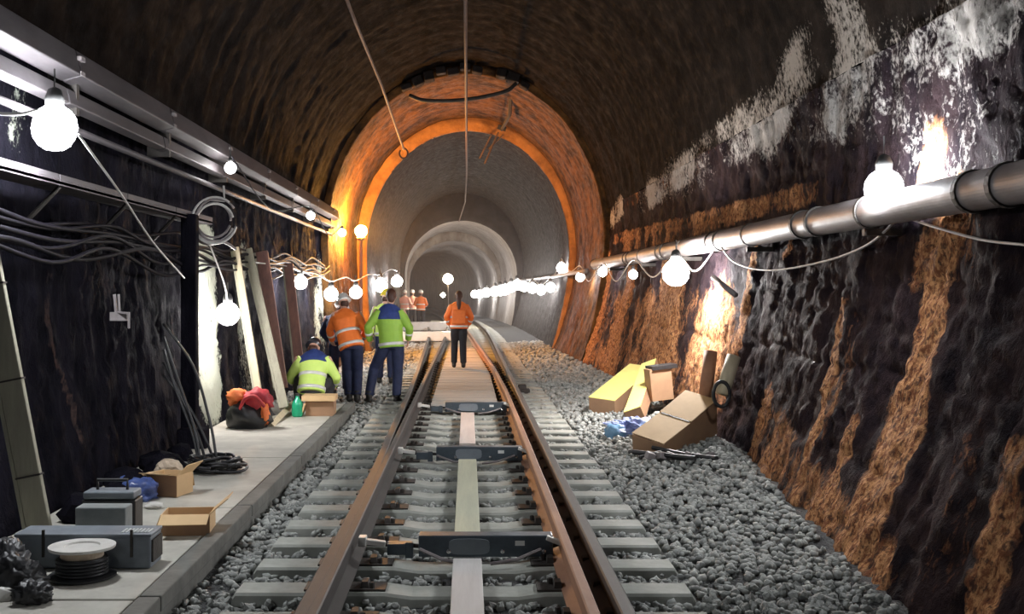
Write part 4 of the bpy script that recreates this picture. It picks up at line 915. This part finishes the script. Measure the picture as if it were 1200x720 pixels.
# woman in orange vest walking away
person((-.18, 23.0, .085), pose(sl=(-.18, 0, 1.40), sr=(.18, 0, 1.40), el=(-.28, -.02, 1.14), er=(.28, -.02, 1.14), wl=(-.22, .12, .95), wr=(.22, .12, .95), hl=(-.085, 0, .9), kl=(-.10, .08, .5), al=(-.11, .02, .09), kr=(.09, .0, .5), ar=(.10, -.06, .09), head=(0, .03, 1.60)),
       'woman in an orange hi-vis jacket and dark trousers walking away along the track', jacket='hv_orange', trous='dark', head='hair', long_hair=True, backpack='hv_orange', scale=.93)
# orange jacket bending, facing left and forward
person((-1.80, 17.1, -.03), pose(pelvis=(.0, 0, .90), chest=(-.10, .14, 1.24), neck=(-.13, .24, 1.42), head=(-.15, .33, 1.53), face=(-.5, 1, -.6), sl=(-.26, .10, 1.36), sr=(.10, .20, 1.38), el=(-.36, .28, 1.10), wl=(-.34, .46, .92), er=(.22, .28, 1.08), wr=(.10, .48, .92),
       hl=(-.08, 0, .86), hr=(.09, 0, .86), kl=(-.06, .12, .48), al=(-.02, .0, .09), kr=(.10, .08, .47), ar=(.10, -.05, .09)),
       'worker in an orange jacket and navy trousers bending forward, back turned', jacket='hv_orange', trous='navy', head='helm_w', stripes=2)
# navy worker with white helmet, left of him
person((-2.08, 18.1, -.03), pose(pelvis=(0, 0, .88), chest=(-.05, .20, 1.18), neck=(-.05, .32, 1.34), head=(-.02, .40, 1.44), face=(.2, 1, -.7), sl=(-.24, .2, 1.28), sr=(.13, .22, 1.30), el=(-.33, .34, 1.02), wl=(-.22, .52, .86), er=(.20, .38, 1.02), wr=(.08, .55, .85)),
       'worker in dark navy clothes and a white helmet stooping left of the orange jacket', jacket='navy', trous='navy', head='helm_w', bands=False)
# yellow jacket behind green worker
person((-1.52, 20.5, -.03), pose(head=(.02, .06, 1.60), face=(.5, 1, -.2)), 'worker in a yellow jacket and yellow helmet half hidden behind the green jacket', jacket='hv_yellow', trous='navy', head='helm_y')
# crouching worker
person((-2.16, 15.4, wz), pose(pelvis=(0, -.05, .30), chest=(.01, .10, .60), neck=(0, .22, .76), head=(-.02, .33, .82), face=(.1, 1, -.9), sl=(-.20, .10, .70), sr=(.20, .12, .70), el=(-.33, .12, .42), wl=(-.26, .38, .28), er=(.33, .12, .42), wr=(.26, .38, .28),
       hl=(-.12, -.03, .27), hr=(.12, -.03, .27), kl=(-.25, .32, .44), kr=(.25, .32, .44), al=(-.19, .08, .09), ar=(.19, .08, .09), fl=(-.3, 1, 0), fr=(.3, 1, 0)),
       'crouching worker in yellow hi-vis jacket with navy shoulders, back turned', jacket='hv_yellow', yoke='navy_b', trous='dark', head='helm_b')
# far group in pale orange
for i, (px, d, jk) in enumerate(((474, 49, 'hv_pale'), (483, 50, 'hv_pale'), (493, 48, 'hv_orange'))):
    p = at(px, 340, d)
    person((p.x, d, -.06), pose(wl=(-.12, .25, 1.05), wr=(.14, .22, 1.0)), ['distant worker in a pale orange jacket, leftmost of three', 'distant worker in pale orange jacket, middle one of three', 'distant worker in an orange jacket, rightmost of three'][i], 'distant workers in orange', jacket=jk, trous='dark', head='helm_w')

# ------------------------------------------------------------------ dusty haze in the tunnel
if HAZE > 0:
    hz = MB().box((-1.0, 78, 3.0), (9.5, 104, 8.0)).build('tunnel_haze', bpy.data.materials.new('dust_haze'), keep=True)
    m_ = hz.data.materials[0]; m_.use_nodes = True; nt = m_.node_tree; nt.nodes.clear()
    out = nt.nodes.new('ShaderNodeOutputMaterial'); vs = nt.nodes.new('ShaderNodeVolumeScatter'); vs.inputs['Density'].default_value = HAZE; vs.inputs['Anisotropy'].default_value = .3
    vs.inputs['Color'].default_value = (.95, .9, .9, 1)
    nt.links.new(vs.outputs[0], out.inputs['Volume']); tag(hz, 'thin dusty haze hanging in the tunnel air', 'haze', kind='stuff')
